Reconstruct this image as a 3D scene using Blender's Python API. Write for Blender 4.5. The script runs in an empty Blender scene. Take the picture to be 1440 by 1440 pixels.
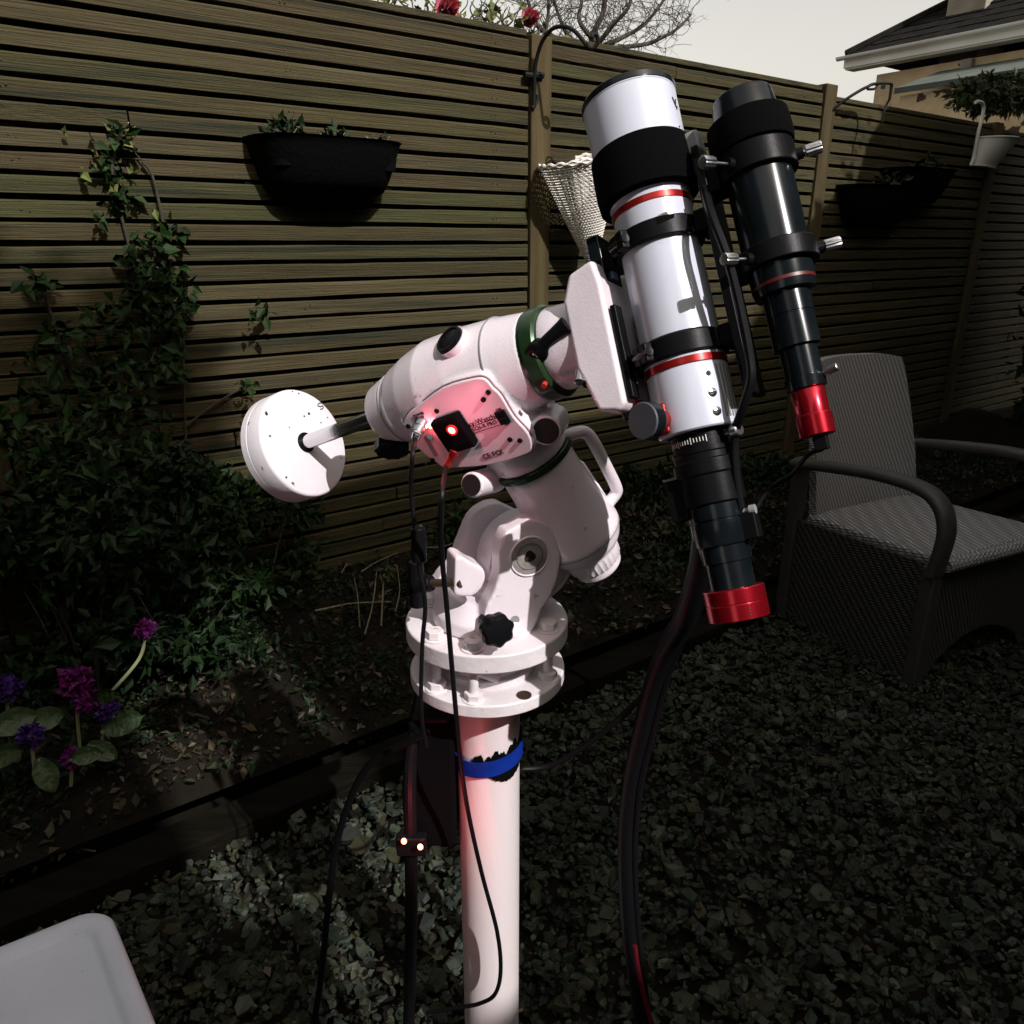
import bpy, bmesh, math, random
import numpy as np
from mathutils import Vector, Matrix
random.seed(7); RNG = np.random.default_rng(7)
PI = math.pi; R = math.radians
V = Vector
S = bpy.context.scene; COL = S.collection

# ------------------------------------------------------------------ camera
CAM = V((0, 0, 1.25)); PITCH = R(19.2); SP, CP = math.sin(PITCH), math.cos(PITCH)
FPX = 1090.0                                   # focal length in pixels of the 1440 px photograph
cam_d = bpy.data.cameras.new('camera'); cam = bpy.data.objects.new('camera', cam_d); COL.objects.link(cam)
cam.location = CAM; cam.rotation_euler = (PI/2 - PITCH, 0, 0)
cam_d.sensor_width = 36; cam_d.lens = 36*FPX/1440; cam_d.clip_start = 0.02; cam_d.clip_end = 400
S.camera = cam

# ------------------------------------------------------------------ fence frame (used for the light too)
FP0 = V((.075, 3.3, 0)); FU = V((.809, .5878, 0)).normalized(); FN = V((FU.y, -FU.x, 0)); UP = V((0, 0, 1))

# ------------------------------------------------------------------ light
SUN_DIR = (FN*1.0 + UP*.95 + FU*.06).normalized()      # towards the sun
w = bpy.data.worlds.new('World'); S.world = w; w.use_nodes = True
nt = w.node_tree; bg = nt.nodes['Background']
sky = nt.nodes.new('ShaderNodeTexSky'); sky.sky_type = 'NISHITA'; sky.sun_disc = False
sky.sun_elevation = math.asin(SUN_DIR.z); sky.sun_rotation = math.atan2(SUN_DIR.x, SUN_DIR.y)
sky.air_density = 1.0; sky.dust_density = 3.0; sky.ozone_density = 1.0
SKY_STRENGTH = .125
# thin high cloud veil over the sky: pales the blue towards cream, evenly all round
tc = nt.nodes.new('ShaderNodeTexCoord'); no = nt.nodes.new('ShaderNodeTexNoise'); no.inputs['Scale'].default_value = 1.6
no.inputs['Detail'].default_value = 4
nt.links.new(tc.outputs['Generated'], no.inputs['Vector'])
mr = nt.nodes.new('ShaderNodeMapRange'); mr.inputs['To Min'].default_value = .62; mr.inputs['To Max'].default_value = .86
nt.links.new(no.outputs['Fac'], mr.inputs['Value'])
hsv = nt.nodes.new('ShaderNodeHueSaturation'); hsv.inputs['Saturation'].default_value = .35
nt.links.new(sky.outputs['Color'], hsv.inputs['Color'])
mixw = nt.nodes.new('ShaderNodeMix'); mixw.data_type = 'RGBA'; mixw.blend_type = 'MULTIPLY'; mixw.inputs[0].default_value = 1
mixw.inputs[7].default_value = (1.0, .89, .75, 1)
nt.links.new(hsv.outputs['Color'], mixw.inputs[6])
nt.links.new(mixw.outputs[2], bg.inputs['Color']); bg.inputs['Strength'].default_value = SKY_STRENGTH
sun_d = bpy.data.lights.new('sun', 'SUN'); sun = bpy.data.objects.new('sun', sun_d); COL.objects.link(sun)
sun_d.energy = 2.6; sun_d.angle = R(.5); sun_d.color = (1, .95, .93)
sun.rotation_euler = SUN_DIR.to_track_quat('Z', 'Y').to_euler(); sun.location = (4, -4, 8)
S.view_settings.view_transform = 'Standard'; S.view_settings.look = 'None'
S.view_settings.exposure = 0.85; S.view_settings.gamma = 1; S.view_settings.use_curve_mapping = False
S.cycles.use_denoising = True; S.cycles.max_bounces = 8

# ------------------------------------------------------------------ coordinates
def cv(x, u, t): return V((x, u*SP - t*CP, u*CP + t*SP))        # camera right, up, towards -> world
def P(px, py, dep): return CAM + cv((px-720)/FPX*dep, (720-py)/FPX*dep, -dep)
def ray(px, py): return cv((px-720)/FPX, (720-py)/FPX, -1)
def PP(px, py, o, n):
    d = ray(px, py); return CAM + d*((o-CAM).dot(n)/d.dot(n))
def PG(px, py, z=0): return PP(px, py, V((0, 0, z)), UP)
def FPt(s, z, o=0): return FP0 + FU*s + FN*o + UP*z
def PF(px, py, o=0): return PP(px, py, FP0 + FN*o, FN)
def fs(p): return (p-FP0).dot(FU)
def CW(x, u, t): return CAM + cv(x, u, t)

# ------------------------------------------------------------------ materials
def M(name, col, rough=.5, metal=0, col2=None, scale=8, bump=0, bscale=80, spec=.5, stretch=None, rnd=None, emit=0,
      coat=0, contrast=(.35, .65), speck=None, island=False, trans=0):
    m = bpy.data.materials.new(name); m.use_nodes = True; t = m.node_tree; b = t.nodes['Principled BSDF']
    b.inputs['Base Color'].default_value = (*col, 1); b.inputs['Roughness'].default_value = rough
    b.inputs['Metallic'].default_value = metal; b.inputs['Specular IOR Level'].default_value = spec
    b.inputs['Coat Weight'].default_value = coat
    co = t.nodes.new('ShaderNodeTexCoord'); mp = t.nodes.new('ShaderNodeMapping')
    t.links.new(co.outputs['Object'], mp.inputs['Vector'])
    if stretch: mp.inputs['Scale'].default_value = stretch
    last = None
    if rnd:
        oi = t.nodes.new('ShaderNodeObjectInfo')
        ad = t.nodes.new('ShaderNodeVectorMath'); ad.operation = 'ADD'
        ml = t.nodes.new('ShaderNodeMath'); ml.operation = 'MULTIPLY'; ml.inputs[1].default_value = 37
        t.links.new(oi.outputs['Random'], ml.inputs[0]); t.links.new(mp.outputs[0], ad.inputs[0]); t.links.new(ml.outputs[0], ad.inputs[1])
        vec = ad.outputs[0]
    else: vec = mp.outputs[0]
    if col2:
        n = t.nodes.new('ShaderNodeTexNoise'); n.inputs['Scale'].default_value = scale; n.inputs['Detail'].default_value = 6
        t.links.new(vec, n.inputs['Vector'])
        r = t.nodes.new('ShaderNodeValToRGB'); r.color_ramp.elements[0].position = contrast[0]; r.color_ramp.elements[1].position = contrast[1]
        r.color_ramp.elements[0].color = (*col, 1); r.color_ramp.elements[1].color = (*col2, 1)
        t.links.new(n.outputs['Fac'], r.inputs['Fac']); last = r.outputs[0]
    if rnd or island:
        rr = t.nodes.new('ShaderNodeValToRGB'); e = rr.color_ramp.elements
        cs = rnd if rnd else island
        e[0].color = (*cs[0], 1); e[1].color = (*cs[-1], 1)
        for i, c in enumerate(cs[1:-1]): x = e.new((i+1)/(len(cs)-1)); x.color = (*c, 1)
        if rnd: t.links.new(oi.outputs['Random'], rr.inputs['Fac'])
        else:
            g = t.nodes.new('ShaderNodeNewGeometry'); t.links.new(g.outputs['Random Per Island'], rr.inputs['Fac'])
        mx = t.nodes.new('ShaderNodeMix'); mx.data_type = 'RGBA'; mx.blend_type = 'MULTIPLY' if last else 'MIX'; mx.inputs[0].default_value = 1
        if last: t.links.new(last, mx.inputs[6])
        t.links.new(rr.outputs[0], mx.inputs[7]); last = mx.outputs[2]
    if speck:
        n2 = t.nodes.new('ShaderNodeTexNoise'); n2.inputs['Scale'].default_value = speck[1]; n2.inputs['Detail'].default_value = 3
        t.links.new(vec, n2.inputs['Vector'])
        r2 = t.nodes.new('ShaderNodeValToRGB'); r2.color_ramp.elements[0].position = speck[2]; r2.color_ramp.elements[1].position = speck[2]+speck[3]
        r2.color_ramp.elements[0].color = (0, 0, 0, 1); r2.color_ramp.elements[1].color = (1, 1, 1, 1)
        t.links.new(n2.outputs['Fac'], r2.inputs['Fac'])
        mx = t.nodes.new('ShaderNodeMix'); mx.data_type = 'RGBA'
        t.links.new(r2.outputs[0], mx.inputs[0])
        if last: t.links.new(last, mx.inputs[6])
        else: mx.inputs[6].default_value = (*col, 1)
        mx.inputs[7].default_value = (*speck[0], 1); last = mx.outputs[2]
    if last: t.links.new(last, b.inputs['Base Color'])
    if bump:
        nb = t.nodes.new('ShaderNodeTexNoise'); nb.inputs['Scale'].default_value = bscale; nb.inputs['Detail'].default_value = 5
        t.links.new(vec, nb.inputs['Vector'])
        bp = t.nodes.new('ShaderNodeBump'); bp.inputs['Strength'].default_value = bump; bp.inputs['Distance'].default_value = .01
        t.links.new(nb.outputs['Fac'], bp.inputs['Height']); t.links.new(bp.outputs[0], b.inputs['Normal'])
    if emit:
        b.inputs['Emission Color'].default_value = (*col, 1); b.inputs['Emission Strength'].default_value = emit
    if trans: b.inputs['Transmission Weight'].default_value = trans
    return m

white = M('white_gloss_paint', (.81, .74, .795), .30, col2=(.75, .68, .735), scale=14, coat=.3, bump=.07, bscale=420, speck=((.45, .42, .38), 55, .70, .03))
white2 = M('white_scope_paint', (.60, .625, .72), .24, col2=(.58, .605, .70), scale=6, coat=.4)
wpole = M('white_pole_paint', (.76, .70, .71), .38, col2=(.68, .61, .61), scale=5, bump=.04, bscale=120, stretch=(1, 1, .3), speck=((.38, .33, .29), 22, .70, .05))
wplate = M('chipped_white_paint', (.76, .71, .74), .4, col2=(.66, .61, .63), scale=18, bump=.1, bscale=90, speck=((.30, .24, .2), 45, .69, .04))
wcw = M('scuffed_white_paint', (.75, .72, .77), .33, col2=(.70, .67, .71), scale=12, bump=.04, bscale=200, speck=((.16, .13, .12), 40, .70, .02))
panelm = M('panel_paint', (.74, .68, .73), .4, col2=(.70, .64, .69), scale=20)
black = M('black_plastic', (.005, .005, .006), .38, bump=.03, bscale=300, spec=.10)
blacka = M('black_anodised', (.004, .006, .008), .20, metal=.0, spec=.38, coat=.0, col2=(.007, .010, .012), scale=30)
blackd = M('black_fabric', (.0025, .0025, .003), .95, bump=.12, bscale=900, spec=.05)
rubber = M('black_cable_rubber', (.004, .004, .005), .45, spec=.2)
darkgrey = M('dark_grey_anodised', (.075, .085, .10), .5, col2=(.065, .075, .09), scale=60, bump=.02, bscale=500)
reda = M('red_anodised', (.45, .008, .02), .25, metal=.75, col2=(.36, .006, .015), scale=25, coat=.3)
redb = M('dark_red_anodised', (.36, .012, .01), .28, metal=.6, coat=.2)
redp = M('red_plastic', (.5, .03, .02), .4)
green = M('green_anodised_ring', (.010, .032, .014), .32, metal=.4, col2=(.024, .06, .022), scale=28, coat=.3)
steel = M('polished_steel', (.62, .62, .64), .16, metal=1, bump=.015, bscale=200)
alu = M('brushed_aluminium', (.72, .72, .75), .3, metal=1, bump=.04, bscale=300)
dialm = M('worn_metal_dial', (.40, .37, .36), .5, metal=.1, col2=(.24, .22, .21), scale=60, bump=.15, bscale=90)
brass = M('worn_brass', (.10, .06, .045), .4, metal=.6)
greyp = M('grey_plastic', (.25, .26, .26), .45)
blue = M('blue_strap_webbing', (.004, .02, .19), .55, col2=(.006, .03, .26), scale=40, bump=.2, bscale=500, spec=.05)
ledm = M('red_led_light', (1, .10, .05), .3, emit=14)
wood = M('weathered_fence_wood', (.55, .46, .33), .8, col2=(1, .93, .75), scale=3.0, stretch=(.7, 6, 30), bump=.5, bscale=9, contrast=(.3, .7), spec=.25,
         rnd=[(0.0509, 0.0474, 0.0249), (0.0658, 0.0606, 0.0297), (0.0467, 0.0484, 0.0265), (0.0615, 0.0525, 0.0297), (0.0530, 0.0585, 0.0265), (0.0530, 0.0433, 0.0258), (0.0721, 0.0666, 0.0374), (0.0636, 0.0606, 0.0374)],
         speck=((.016, .018, .009), 1.5, .56, .12))
wood_p = M('weathered_post_wood', (.6, .5, .36), .8, col2=(1, .95, .8), scale=3, stretch=(9, 9, .7), bump=.4, bscale=8, spec=.25,
           rnd=[(0.0651, 0.0540, 0.0280), (0.0763, 0.0625, 0.0330), (0.0572, 0.0507, 0.0280)], speck=((.035, .03, .018), 2.2, .62, .06))
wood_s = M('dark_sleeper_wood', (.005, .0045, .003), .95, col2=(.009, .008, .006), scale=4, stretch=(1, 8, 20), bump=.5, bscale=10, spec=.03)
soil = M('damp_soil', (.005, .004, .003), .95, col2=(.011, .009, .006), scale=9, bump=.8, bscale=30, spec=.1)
nailm = M('rusty_nail', (.05, .032, .02), .7, metal=.3)
crumb = M('soil_crumbs', (.008, .006, .004), .95, spec=.08, island=[(.007, .005, .0035), (.014, .010, .007), (.010, .008, .005), (.028, .022, .015), (.012, .010, .006)])
slate = M('slate_chippings', (.5, .5, .5), .6, col2=(1, 1, 1), scale=12, bump=.25, bscale=60, spec=.18,
          island=[(0.0147, 0.0218, 0.0148), (0.0245, 0.0328, 0.0229), (0.0319, 0.0464, 0.0315), (0.0222, 0.0299, 0.0148), (0.0492, 0.0602, 0.0442), (0.0369, 0.0354, 0.0191), (0.0196, 0.0246, 0.0229), (0.0801, 0.0930, 0.0694), (0.0270, 0.0381, 0.0229), (0.0441, 0.0410, 0.0209)])
def leafm(name, cols, rough=.6): return M(name, cols[0], rough, island=cols, spec=.18)
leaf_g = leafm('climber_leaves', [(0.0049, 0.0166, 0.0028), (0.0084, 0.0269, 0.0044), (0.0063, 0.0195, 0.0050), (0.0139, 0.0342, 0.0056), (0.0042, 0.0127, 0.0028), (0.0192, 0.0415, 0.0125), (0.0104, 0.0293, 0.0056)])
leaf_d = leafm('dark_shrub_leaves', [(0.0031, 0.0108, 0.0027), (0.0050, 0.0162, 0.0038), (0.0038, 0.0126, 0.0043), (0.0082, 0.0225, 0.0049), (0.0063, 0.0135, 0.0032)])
yew_d = leafm('yew_needles', [(.004, .009, .004), (.006, .013, .006), (.008, .016, .007)])
leaf_y = leafm('hedge_leaves', [(0.0228, 0.0377, 0.0078), (0.0338, 0.0488, 0.0111), (0.0143, 0.0273, 0.0065), (0.0520, 0.0618, 0.0228)])
leaf_l = leafm('leaf_litter', [(.030, .022, .013), (.014, .012, .008), (.05, .036, .02), (.02, .028, .012), (.016, .024, .010), (.09, .08, .06), (.028, .022, .012), (.012, .010, .007)])
leaf_p = M('primula_leaf_green', (.022, .05, .014), .5, col2=(.035, .065, .022), scale=40, bump=.5, bscale=90)
leaf_rose = leafm('rose_leaves', [(.06, .09, .02), (.10, .13, .03), (.05, .07, .02), (.16, .17, .06), (.09, .07, .03)])
stalk = M('pale_stalk', (.20, .22, .12), .6)
dry = M('dry_stem', (.20, .17, .12), .8, col2=(.12, .10, .07), scale=30)
bark = M('dark_bark', (.030, .024, .018), .9, col2=(.045, .038, .028), scale=20, bump=.5, bscale=40)
pet_m = leafm('magenta_petals', [(0.0825, 0.0042, 0.0750), (0.1125, 0.0070, 0.0900), (0.0675, 0.0035, 0.0825), (0.1350, 0.0210, 0.1125)])
pet_v = leafm('violet_petals', [(0.0289, 0.0077, 0.1072), (0.0413, 0.0115, 0.1320), (0.0206, 0.0058, 0.0825), (0.0743, 0.0385, 0.1650)])
pet_r = leafm('pink_petals', [(.55, .14, .19), (.62, .20, .25), (.46, .09, .13)])
wicker = M('white_wicker', (.80, .78, .73), .6, col2=(.68, .65, .60), scale=40)
potblack = M('black_planter', (.003, .0035, .0035), .85, bump=.25, bscale=60, spec=.06)
iron = M('wrought_iron', (.006, .007, .007), .6, spec=.2)
rattan = M('brown_rattan_frame', (.030, .029, .027), .55, col2=(.04, .038, .035), scale=30, bump=.15, bscale=120)
tablem = M('pale_grey_plastic', (.60, .65, .76), .55, col2=(.53, .58, .68), scale=7, bump=.08, bscale=250, speck=((.30, .31, .33), 38, .69, .05))
pouchm = M('pale_grey_pot', (.62, .60, .55), .6)
wallm = M('tan_roughcast', (.60, .46, .28), .9, col2=(.48, .36, .21), scale=5, bump=.6, bscale=70, speck=((.05, .035, .02), 4.2, .64, .02))
tilem = M('dark_roof_tile', (.008, .008, .008), .95, col2=(.014, .013, .012), scale=8, bump=.4, bscale=30, spec=.06, rnd=[(.9, .9, .9), (1, 1, 1)])
chimm = M('grey_render', (.25, .23, .19), .9, col2=(.19, .17, .13), scale=6, bump=.4, bscale=60)
upvc = M('white_upvc', (.85, .84, .80), .4, col2=(.78, .76, .70), scale=3)
felt = M('grey_green_felt', (.05, .066, .055), .85, col2=(.075, .09, .078), scale=5)
# woven rattan
def weave(name, c1, c2, sc, axes=(1, 1, 1), bumpd=.006):
    m = bpy.data.materials.new(name); m.use_nodes = True; t = m.node_tree; b = t.nodes['Principled BSDF']; b.inputs['Roughness'].default_value = .55
    co = t.nodes.new('ShaderNodeTexCoord'); mp = t.nodes.new('ShaderNodeMapping'); mp.inputs['Rotation'].default_value = (0, R(24), 0)
    t.links.new(co.outputs['Object'], mp.inputs['Vector'])
    a = t.nodes.new('ShaderNodeTexWave'); a.bands_direction = 'X'; a.inputs['Scale'].default_value = sc; a.inputs['Distortion'].default_value = .8
    c = t.nodes.new('ShaderNodeTexWave'); c.bands_direction = 'Z'; c.inputs['Scale'].default_value = sc*1.7; c.inputs['Distortion'].default_value = .6
    t.links.new(mp.outputs[0], a.inputs['Vector']); t.links.new(mp.outputs[0], c.inputs['Vector'])
    mu = t.nodes.new('ShaderNodeMath'); mu.operation = 'MULTIPLY'; t.links.new(a.outputs['Fac'], mu.inputs[0]); t.links.new(c.outputs['Fac'], mu.inputs[1])
    r = t.nodes.new('ShaderNodeValToRGB'); r.color_ramp.elements[0].color = (*c1, 1); r.color_ramp.elements[1].color = (*c2, 1)
    t.links.new(mu.outputs[0], r.inputs['Fac']); t.links.new(r.outputs[0], b.inputs['Base Color'])
    bp = t.nodes.new('ShaderNodeBump'); bp.inputs['Strength'].default_value = .9; bp.inputs['Distance'].default_value = bumpd
    t.links.new(mu.outputs[0], bp.inputs['Height']); t.links.new(bp.outputs[0], b.inputs['Normal'])
    return m
weave_shaded = weave('shaded_woven_rattan', (.016, .016, .015), (.045, .044, .042), 24)  # same rattan as the back, darkened to paint the skirts' shade
weave_lit = weave('lit_woven_rattan', (.14, .14, .145), (.50, .50, .51), 24)  # same rattan, paled so back and seat look better lit

# ------------------------------------------------------------------ mesh building
ORG = {}
def smooth_path(pts, n=8):
    pts = [V(p) for p in pts]
    if len(pts) < 3: return pts
    out = []
    for i in range(len(pts)-1):
        p0 = pts[max(i-1, 0)]; p1 = pts[i]; p2 = pts[i+1]; p3 = pts[min(i+2, len(pts)-1)]
        for k in range(n):
            t = k/n
            out.append(.5*((2*p1) + (p2-p0)*t + (2*p0-5*p1+4*p2-p3)*t*t + (3*p1-p0-3*p2+p3)*t**3))
    out.append(pts[-1]); return out
def frame(ax):
    ax = ax.normalized(); a = ax.orthogonal().normalized(); return a, ax.cross(a)
class B:
    def __init__(self): self.v = []; self.f = []
    def add(self, vs, fs_):
        o = len(self.v); self.v += [tuple(x) for x in vs]; self.f += [tuple(i+o for i in f) for f in fs_]; return self
    def lathe(self, o, ax, prof, seg=48, star=None):
        ax = ax.normalized(); a, b = frame(ax); vs = []; f = []
        prof = [(t, max(r, 1e-5)) for t, r in prof]
        for t, r in prof:
            for k in range(seg):
                th = 2*PI*k/seg; rr = r*(1+(star[1]*math.cos(star[0]*th) if star else 0))
                vs.append(o + ax*t + (a*math.cos(th)+b*math.sin(th))*rr)
        m = len(prof)
        for i in range(m-1):
            for k in range(seg):
                k2 = (k+1) % seg; f.append((i*seg+k, i*seg+k2, (i+1)*seg+k2, (i+1)*seg+k))
        f.append(tuple(range(seg))[::-1]); f.append(tuple((m-1)*seg+k for k in range(seg)))
        return self.add(vs, f)
    def ring(self, o, ax, t0, t1, ri, ro, seg=48):
        ax = ax.normalized(); a, b = frame(ax); vs = []; f = []
        for t, r in ((t0, ri), (t0, ro), (t1, ro), (t1, ri)):
            for k in range(seg):
                th = 2*PI*k/seg; vs.append(o + ax*t + (a*math.cos(th)+b*math.sin(th))*r)
        for i in range(4):
            j = (i+1) % 4
            for k in range(seg):
                k2 = (k+1) % seg; f.append((i*seg+k, i*seg+k2, j*seg+k2, j*seg+k))
        return self.add(vs, f)
    def cyl(self, p0, p1, r0, r1=None, seg=24):
        p0 = V(p0); p1 = V(p1); d = p1-p0; return self.lathe(p0, d, [(0, r0), (d.length, r0 if r1 is None else r1)], seg)
    def box(self, c, sx, sy, sz, ex=V((1, 0, 0)), ey=V((0, 1, 0)), ez=V((0, 0, 1))):
        vs = [c + ex*(sx/2*i) + ey*(sy/2*j) + ez*(sz/2*k) for i in (-1, 1) for j in (-1, 1) for k in (-1, 1)]
        return self.add(vs, [(0, 1, 3, 2), (4, 6, 7, 5), (0, 4, 5, 1), (2, 3, 7, 6), (0, 2, 6, 4), (1, 5, 7, 3)])
    def prism(self, pts, ext):
        pts = [V(p) for p in pts]; n = len(pts); vs = pts + [p+ext for p in pts]
        return self.add(vs, [tuple(range(n)), tuple(range(n, 2*n))[::-1]] + [(i, n+i, n+(i+1) % n, (i+1) % n) for i in range(n)])
    def tube(self, pts, r, seg=10, n=8, sm=True):
        q = smooth_path(pts, n) if sm else [V(p) for p in pts]
        rs = r if callable(r) else (lambda t: r)
        vs = []; f = []; t0 = (q[1]-q[0]).normalized(); a = t0.orthogonal().normalized(); m = len(q)
        for i, p in enumerate(q):
            t = (q[min(i+1, m-1)]-q[max(i-1, 0)]).normalized(); a = (a-t*a.dot(t)).normalized(); b = t.cross(a); rr = rs(i/(m-1))
            for k in range(seg):
                th = 2*PI*k/seg; vs.append(p + (a*math.cos(th)+b*math.sin(th))*rr)
        for i in range(m-1):
            for k in range(seg):
                k2 = (k+1) % seg; f.append((i*seg+k, i*seg+k2, (i+1)*seg+k2, (i+1)*seg+k))
        f.append(tuple(range(seg))[::-1]); f.append(tuple((m-1)*seg+k for k in range(seg)))
        return self.add(vs, f)
    def ball(self, c, r, seg=16, rings=10, sc=(1, 1, 1)):
        vs = []; f = []
        for i in range(1, rings):
            ph = PI*i/rings
            for k in range(seg):
                th = 2*PI*k/seg; vs.append(c + V((r*sc[0]*math.sin(ph)*math.cos(th), r*sc[1]*math.sin(ph)*math.sin(th), r*sc[2]*math.cos(ph))))
        for i in range(rings-2):
            for k in range(seg):
                k2 = (k+1) % seg; f.append((i*seg+k, (i+1)*seg+k, (i+1)*seg+k2, i*seg+k2))
        n = len(vs); vs += [c+V((0, 0, r*sc[2])), c-V((0, 0, r*sc[2]))]
        for k in range(seg):
            k2 = (k+1) % seg; f.append((n, k, k2)); f.append((n+1, (rings-2)*seg+k2, (rings-2)*seg+k))
        return self.add(vs, f)
    def build(self, name, mat, parent=None, org=None, sm=35, bevel=0, remesh=0, fix=True, seg=2):
        o_ = ORG[parent] if parent is not None and org is None else (V(org) if org is not None else V((0, 0, 0)))
        me = bpy.data.meshes.new(name)
        me.from_pydata([tuple(V(x)-o_) for x in self.v] if not isinstance(self.v, np.ndarray) else (self.v-np.array(o_)).tolist(), [], self.f)
        return finish(me, name, mat, parent, o_, sm, bevel, remesh, fix, seg)
def finish(me, name, mat, parent, o_, sm=35, bevel=0, remesh=0, fix=True, seg=2):
    if fix:
        bm = bmesh.new(); bm.from_mesh(me); bmesh.ops.recalc_face_normals(bm, faces=bm.faces); bm.to_mesh(me); bm.free()
    if mat: me.materials.append(mat)
    if not sm: me.shade_flat()
    if sm:
        me.shade_smooth()
        if not remesh: me.set_sharp_from_angle(angle=R(sm))
    ob = bpy.data.objects.new(name, me); COL.objects.link(ob); ORG[ob] = o_
    if parent is not None:
        ob.parent = parent; ob.location = o_ - ORG[parent]
    else: ob.location = o_
    if remesh:
        m = ob.modifiers.new('cast', 'REMESH'); m.mode = 'VOXEL'; m.voxel_size = remesh; m.use_smooth_shade = True
        s = ob.modifiers.new('soft', 'SMOOTH'); s.iterations = 7; s.factor = .5
    if bevel:
        m = ob.modifiers.new('edge', 'BEVEL'); m.width = bevel; m.segments = seg; m.limit_method = 'ANGLE'; m.angle_limit = R(32); m.harden_normals = True
    return ob
def tag(o, label, cat, group=None):
    o['label'] = label; o['category'] = cat
    if group: o['group'] = group
    return o
def thing(name, label, cat, loc, group=None):
    o = bpy.data.objects.new(name, None); COL.objects.link(o); o.location = loc; ORG[o] = V(loc); o.empty_display_size = .05
    return tag(o, label, cat, group)
def kind(o, k): o['kind'] = k; return o
def text(name, body, size, c, ex, ey, mat, parent, depth=.0004):
    cu = bpy.data.curves.new(name, 'FONT'); cu.body = body; cu.size = size; cu.extrude = depth; cu.align_x = 'CENTER'; cu.align_y = 'CENTER'
    cu.resolution_u = 3
    ex = ex.normalized(); ey = (ey-ex*ey.dot(ex)).normalized(); ez = ex.cross(ey)
    tmp = bpy.data.objects.new(name, cu); COL.objects.link(tmp)
    me = bpy.data.meshes.new_from_object(tmp.evaluated_get(bpy.context.evaluated_depsgraph_get())); bpy.data.objects.remove(tmp)
    mw = Matrix((ex, ey, ez)).transposed().to_4x4(); o_ = ORG[parent]; mw.translation = c-o_; me.transform(mw)
    return finish(me, name, mat, parent, o_, sm=0, fix=False)
# leaves as numpy: each a folded, pointed blade of four triangles
def leaves(pts, size, up_bias=.4, out=None, asp=.55, jitter=.35, droop=None):
    pts = np.asarray(pts); n = len(pts)
    d = RNG.normal(size=(n, 3)); d[:, 2] += 0 if droop is None else droop
    if out is not None: d += np.asarray(out)*.8
    d /= np.linalg.norm(d, axis=1)[:, None]
    nrm = RNG.normal(size=(n, 3)); nrm[:, 2] += up_bias*3
    if out is not None: nrm += np.asarray(out)*1.2
    sdv = np.cross(d, nrm); sdv /= np.linalg.norm(sdv, axis=1)[:, None]+1e-9; nn = np.cross(sdv, d)
    L = (size*(1+jitter*RNG.normal(size=n)).clip(.4, 2))[:, None]; W_ = L*asp/2
    base = pts; mid = pts+d*L*.45-nn*L*.06; tip = pts+d*L-nn*L*.18
    l = pts+d*L*.42+sdv*W_+nn*L*.05; r = pts+d*L*.42-sdv*W_+nn*L*.05
    v = np.stack([base, l, tip, r, mid], 1).reshape(-1, 3)
    i = np.arange(n)*5
    f = np.concatenate([np.stack([i, i+4, i+1], 1), np.stack([i+1, i+4, i+2], 1), np.stack([i, i+3, i+4], 1), np.stack([i+3, i+2, i+4], 1)])
    return v, f
def npmesh(name, v, f, mat, parent=None, org=None, smooth=False):
    o_ = ORG[parent] if parent is not None else (V(org) if org is not None else V((0, 0, 0)))
    me = bpy.data.meshes.new(name); v = (np.asarray(v)-np.array(o_)).astype(np.float32); f = np.asarray(f)
    me.vertices.add(len(v)); me.vertices.foreach_set('co', v.ravel()); k = f.shape[1]
    me.loops.add(f.size); me.loops.foreach_set('vertex_index', f.ravel().astype(np.int32))
    me.polygons.add(len(f)); me.polygons.foreach_set('loop_start', np.arange(0, f.size, k, dtype=np.int32))
    me.update(calc_edges=True); me.materials.append(mat)
    if smooth: me.shade_smooth()
    else: me.shade_flat()
    ob = bpy.data.objects.new(name, me); COL.objects.link(ob); ORG[ob] = o_
    if parent is not None: ob.parent = parent; ob.location = o_-ORG[parent]
    else: ob.location = o_
    return ob
def blob(c, rx, ry, rz, n, shell=.45):
    d = RNG.normal(size=(n, 3)); d /= np.linalg.norm(d, axis=1)[:, None]; k = (shell+(1-shell)*RNG.random(n))[:, None]
    return np.array(c)+d*k*np.array([rx, ry, rz]), d

# ================================================================== GROUND
g = B(); GZ = -.07
# one big sheet out to the horizon
g.add([(-150, -150, GZ), (150, -150, GZ), (150, 150, GZ), (-150, 150, GZ)], [(0, 1, 2, 3)])
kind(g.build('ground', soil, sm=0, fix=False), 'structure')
def off(p): return (V((p[0], p[1], 0))-FP0).dot(FN)          # distance in front of the fence
EDGE = 1.06                                                   # the sleeper line lies this far in front of the fence
# raised planting bed between the sleeper and the fence, a lumpy sheet
nx, ny = 90, 14; vs = []; fc = []
for i in range(nx+1):
    for j in range(ny+1):
        s = -3.2+i*9.0/nx; o = EDGE-.06-j*(EDGE-.06+.05)/ny
        z = .03+.035*math.sin(s*5.1+o*4)+.03*math.sin(s*11+2)*math.sin(o*9)+.03*(1-o)
        if j == 0: z = .03
        vs.append(FPt(s, max(z, .012), o))
for i in range(nx):
    for j in range(ny):
        a = i*(ny+1)+j; fc.append((a, a+1, a+ny+2, a+ny+1))
bed = B(); bed.add(vs, fc); kind(bed.build('planting_bed', soil, sm=180, fix=False), 'structure')
def bedz(p):
    q = V((p[0], p[1], 0))-FP0; s = q.dot(FU); o = q.dot(FN)
    return max(.012, .03+.035*math.sin(s*5.1+o*4)+.03*math.sin(s*11+2)*math.sin(o*9)+.03*(1-o))
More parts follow.
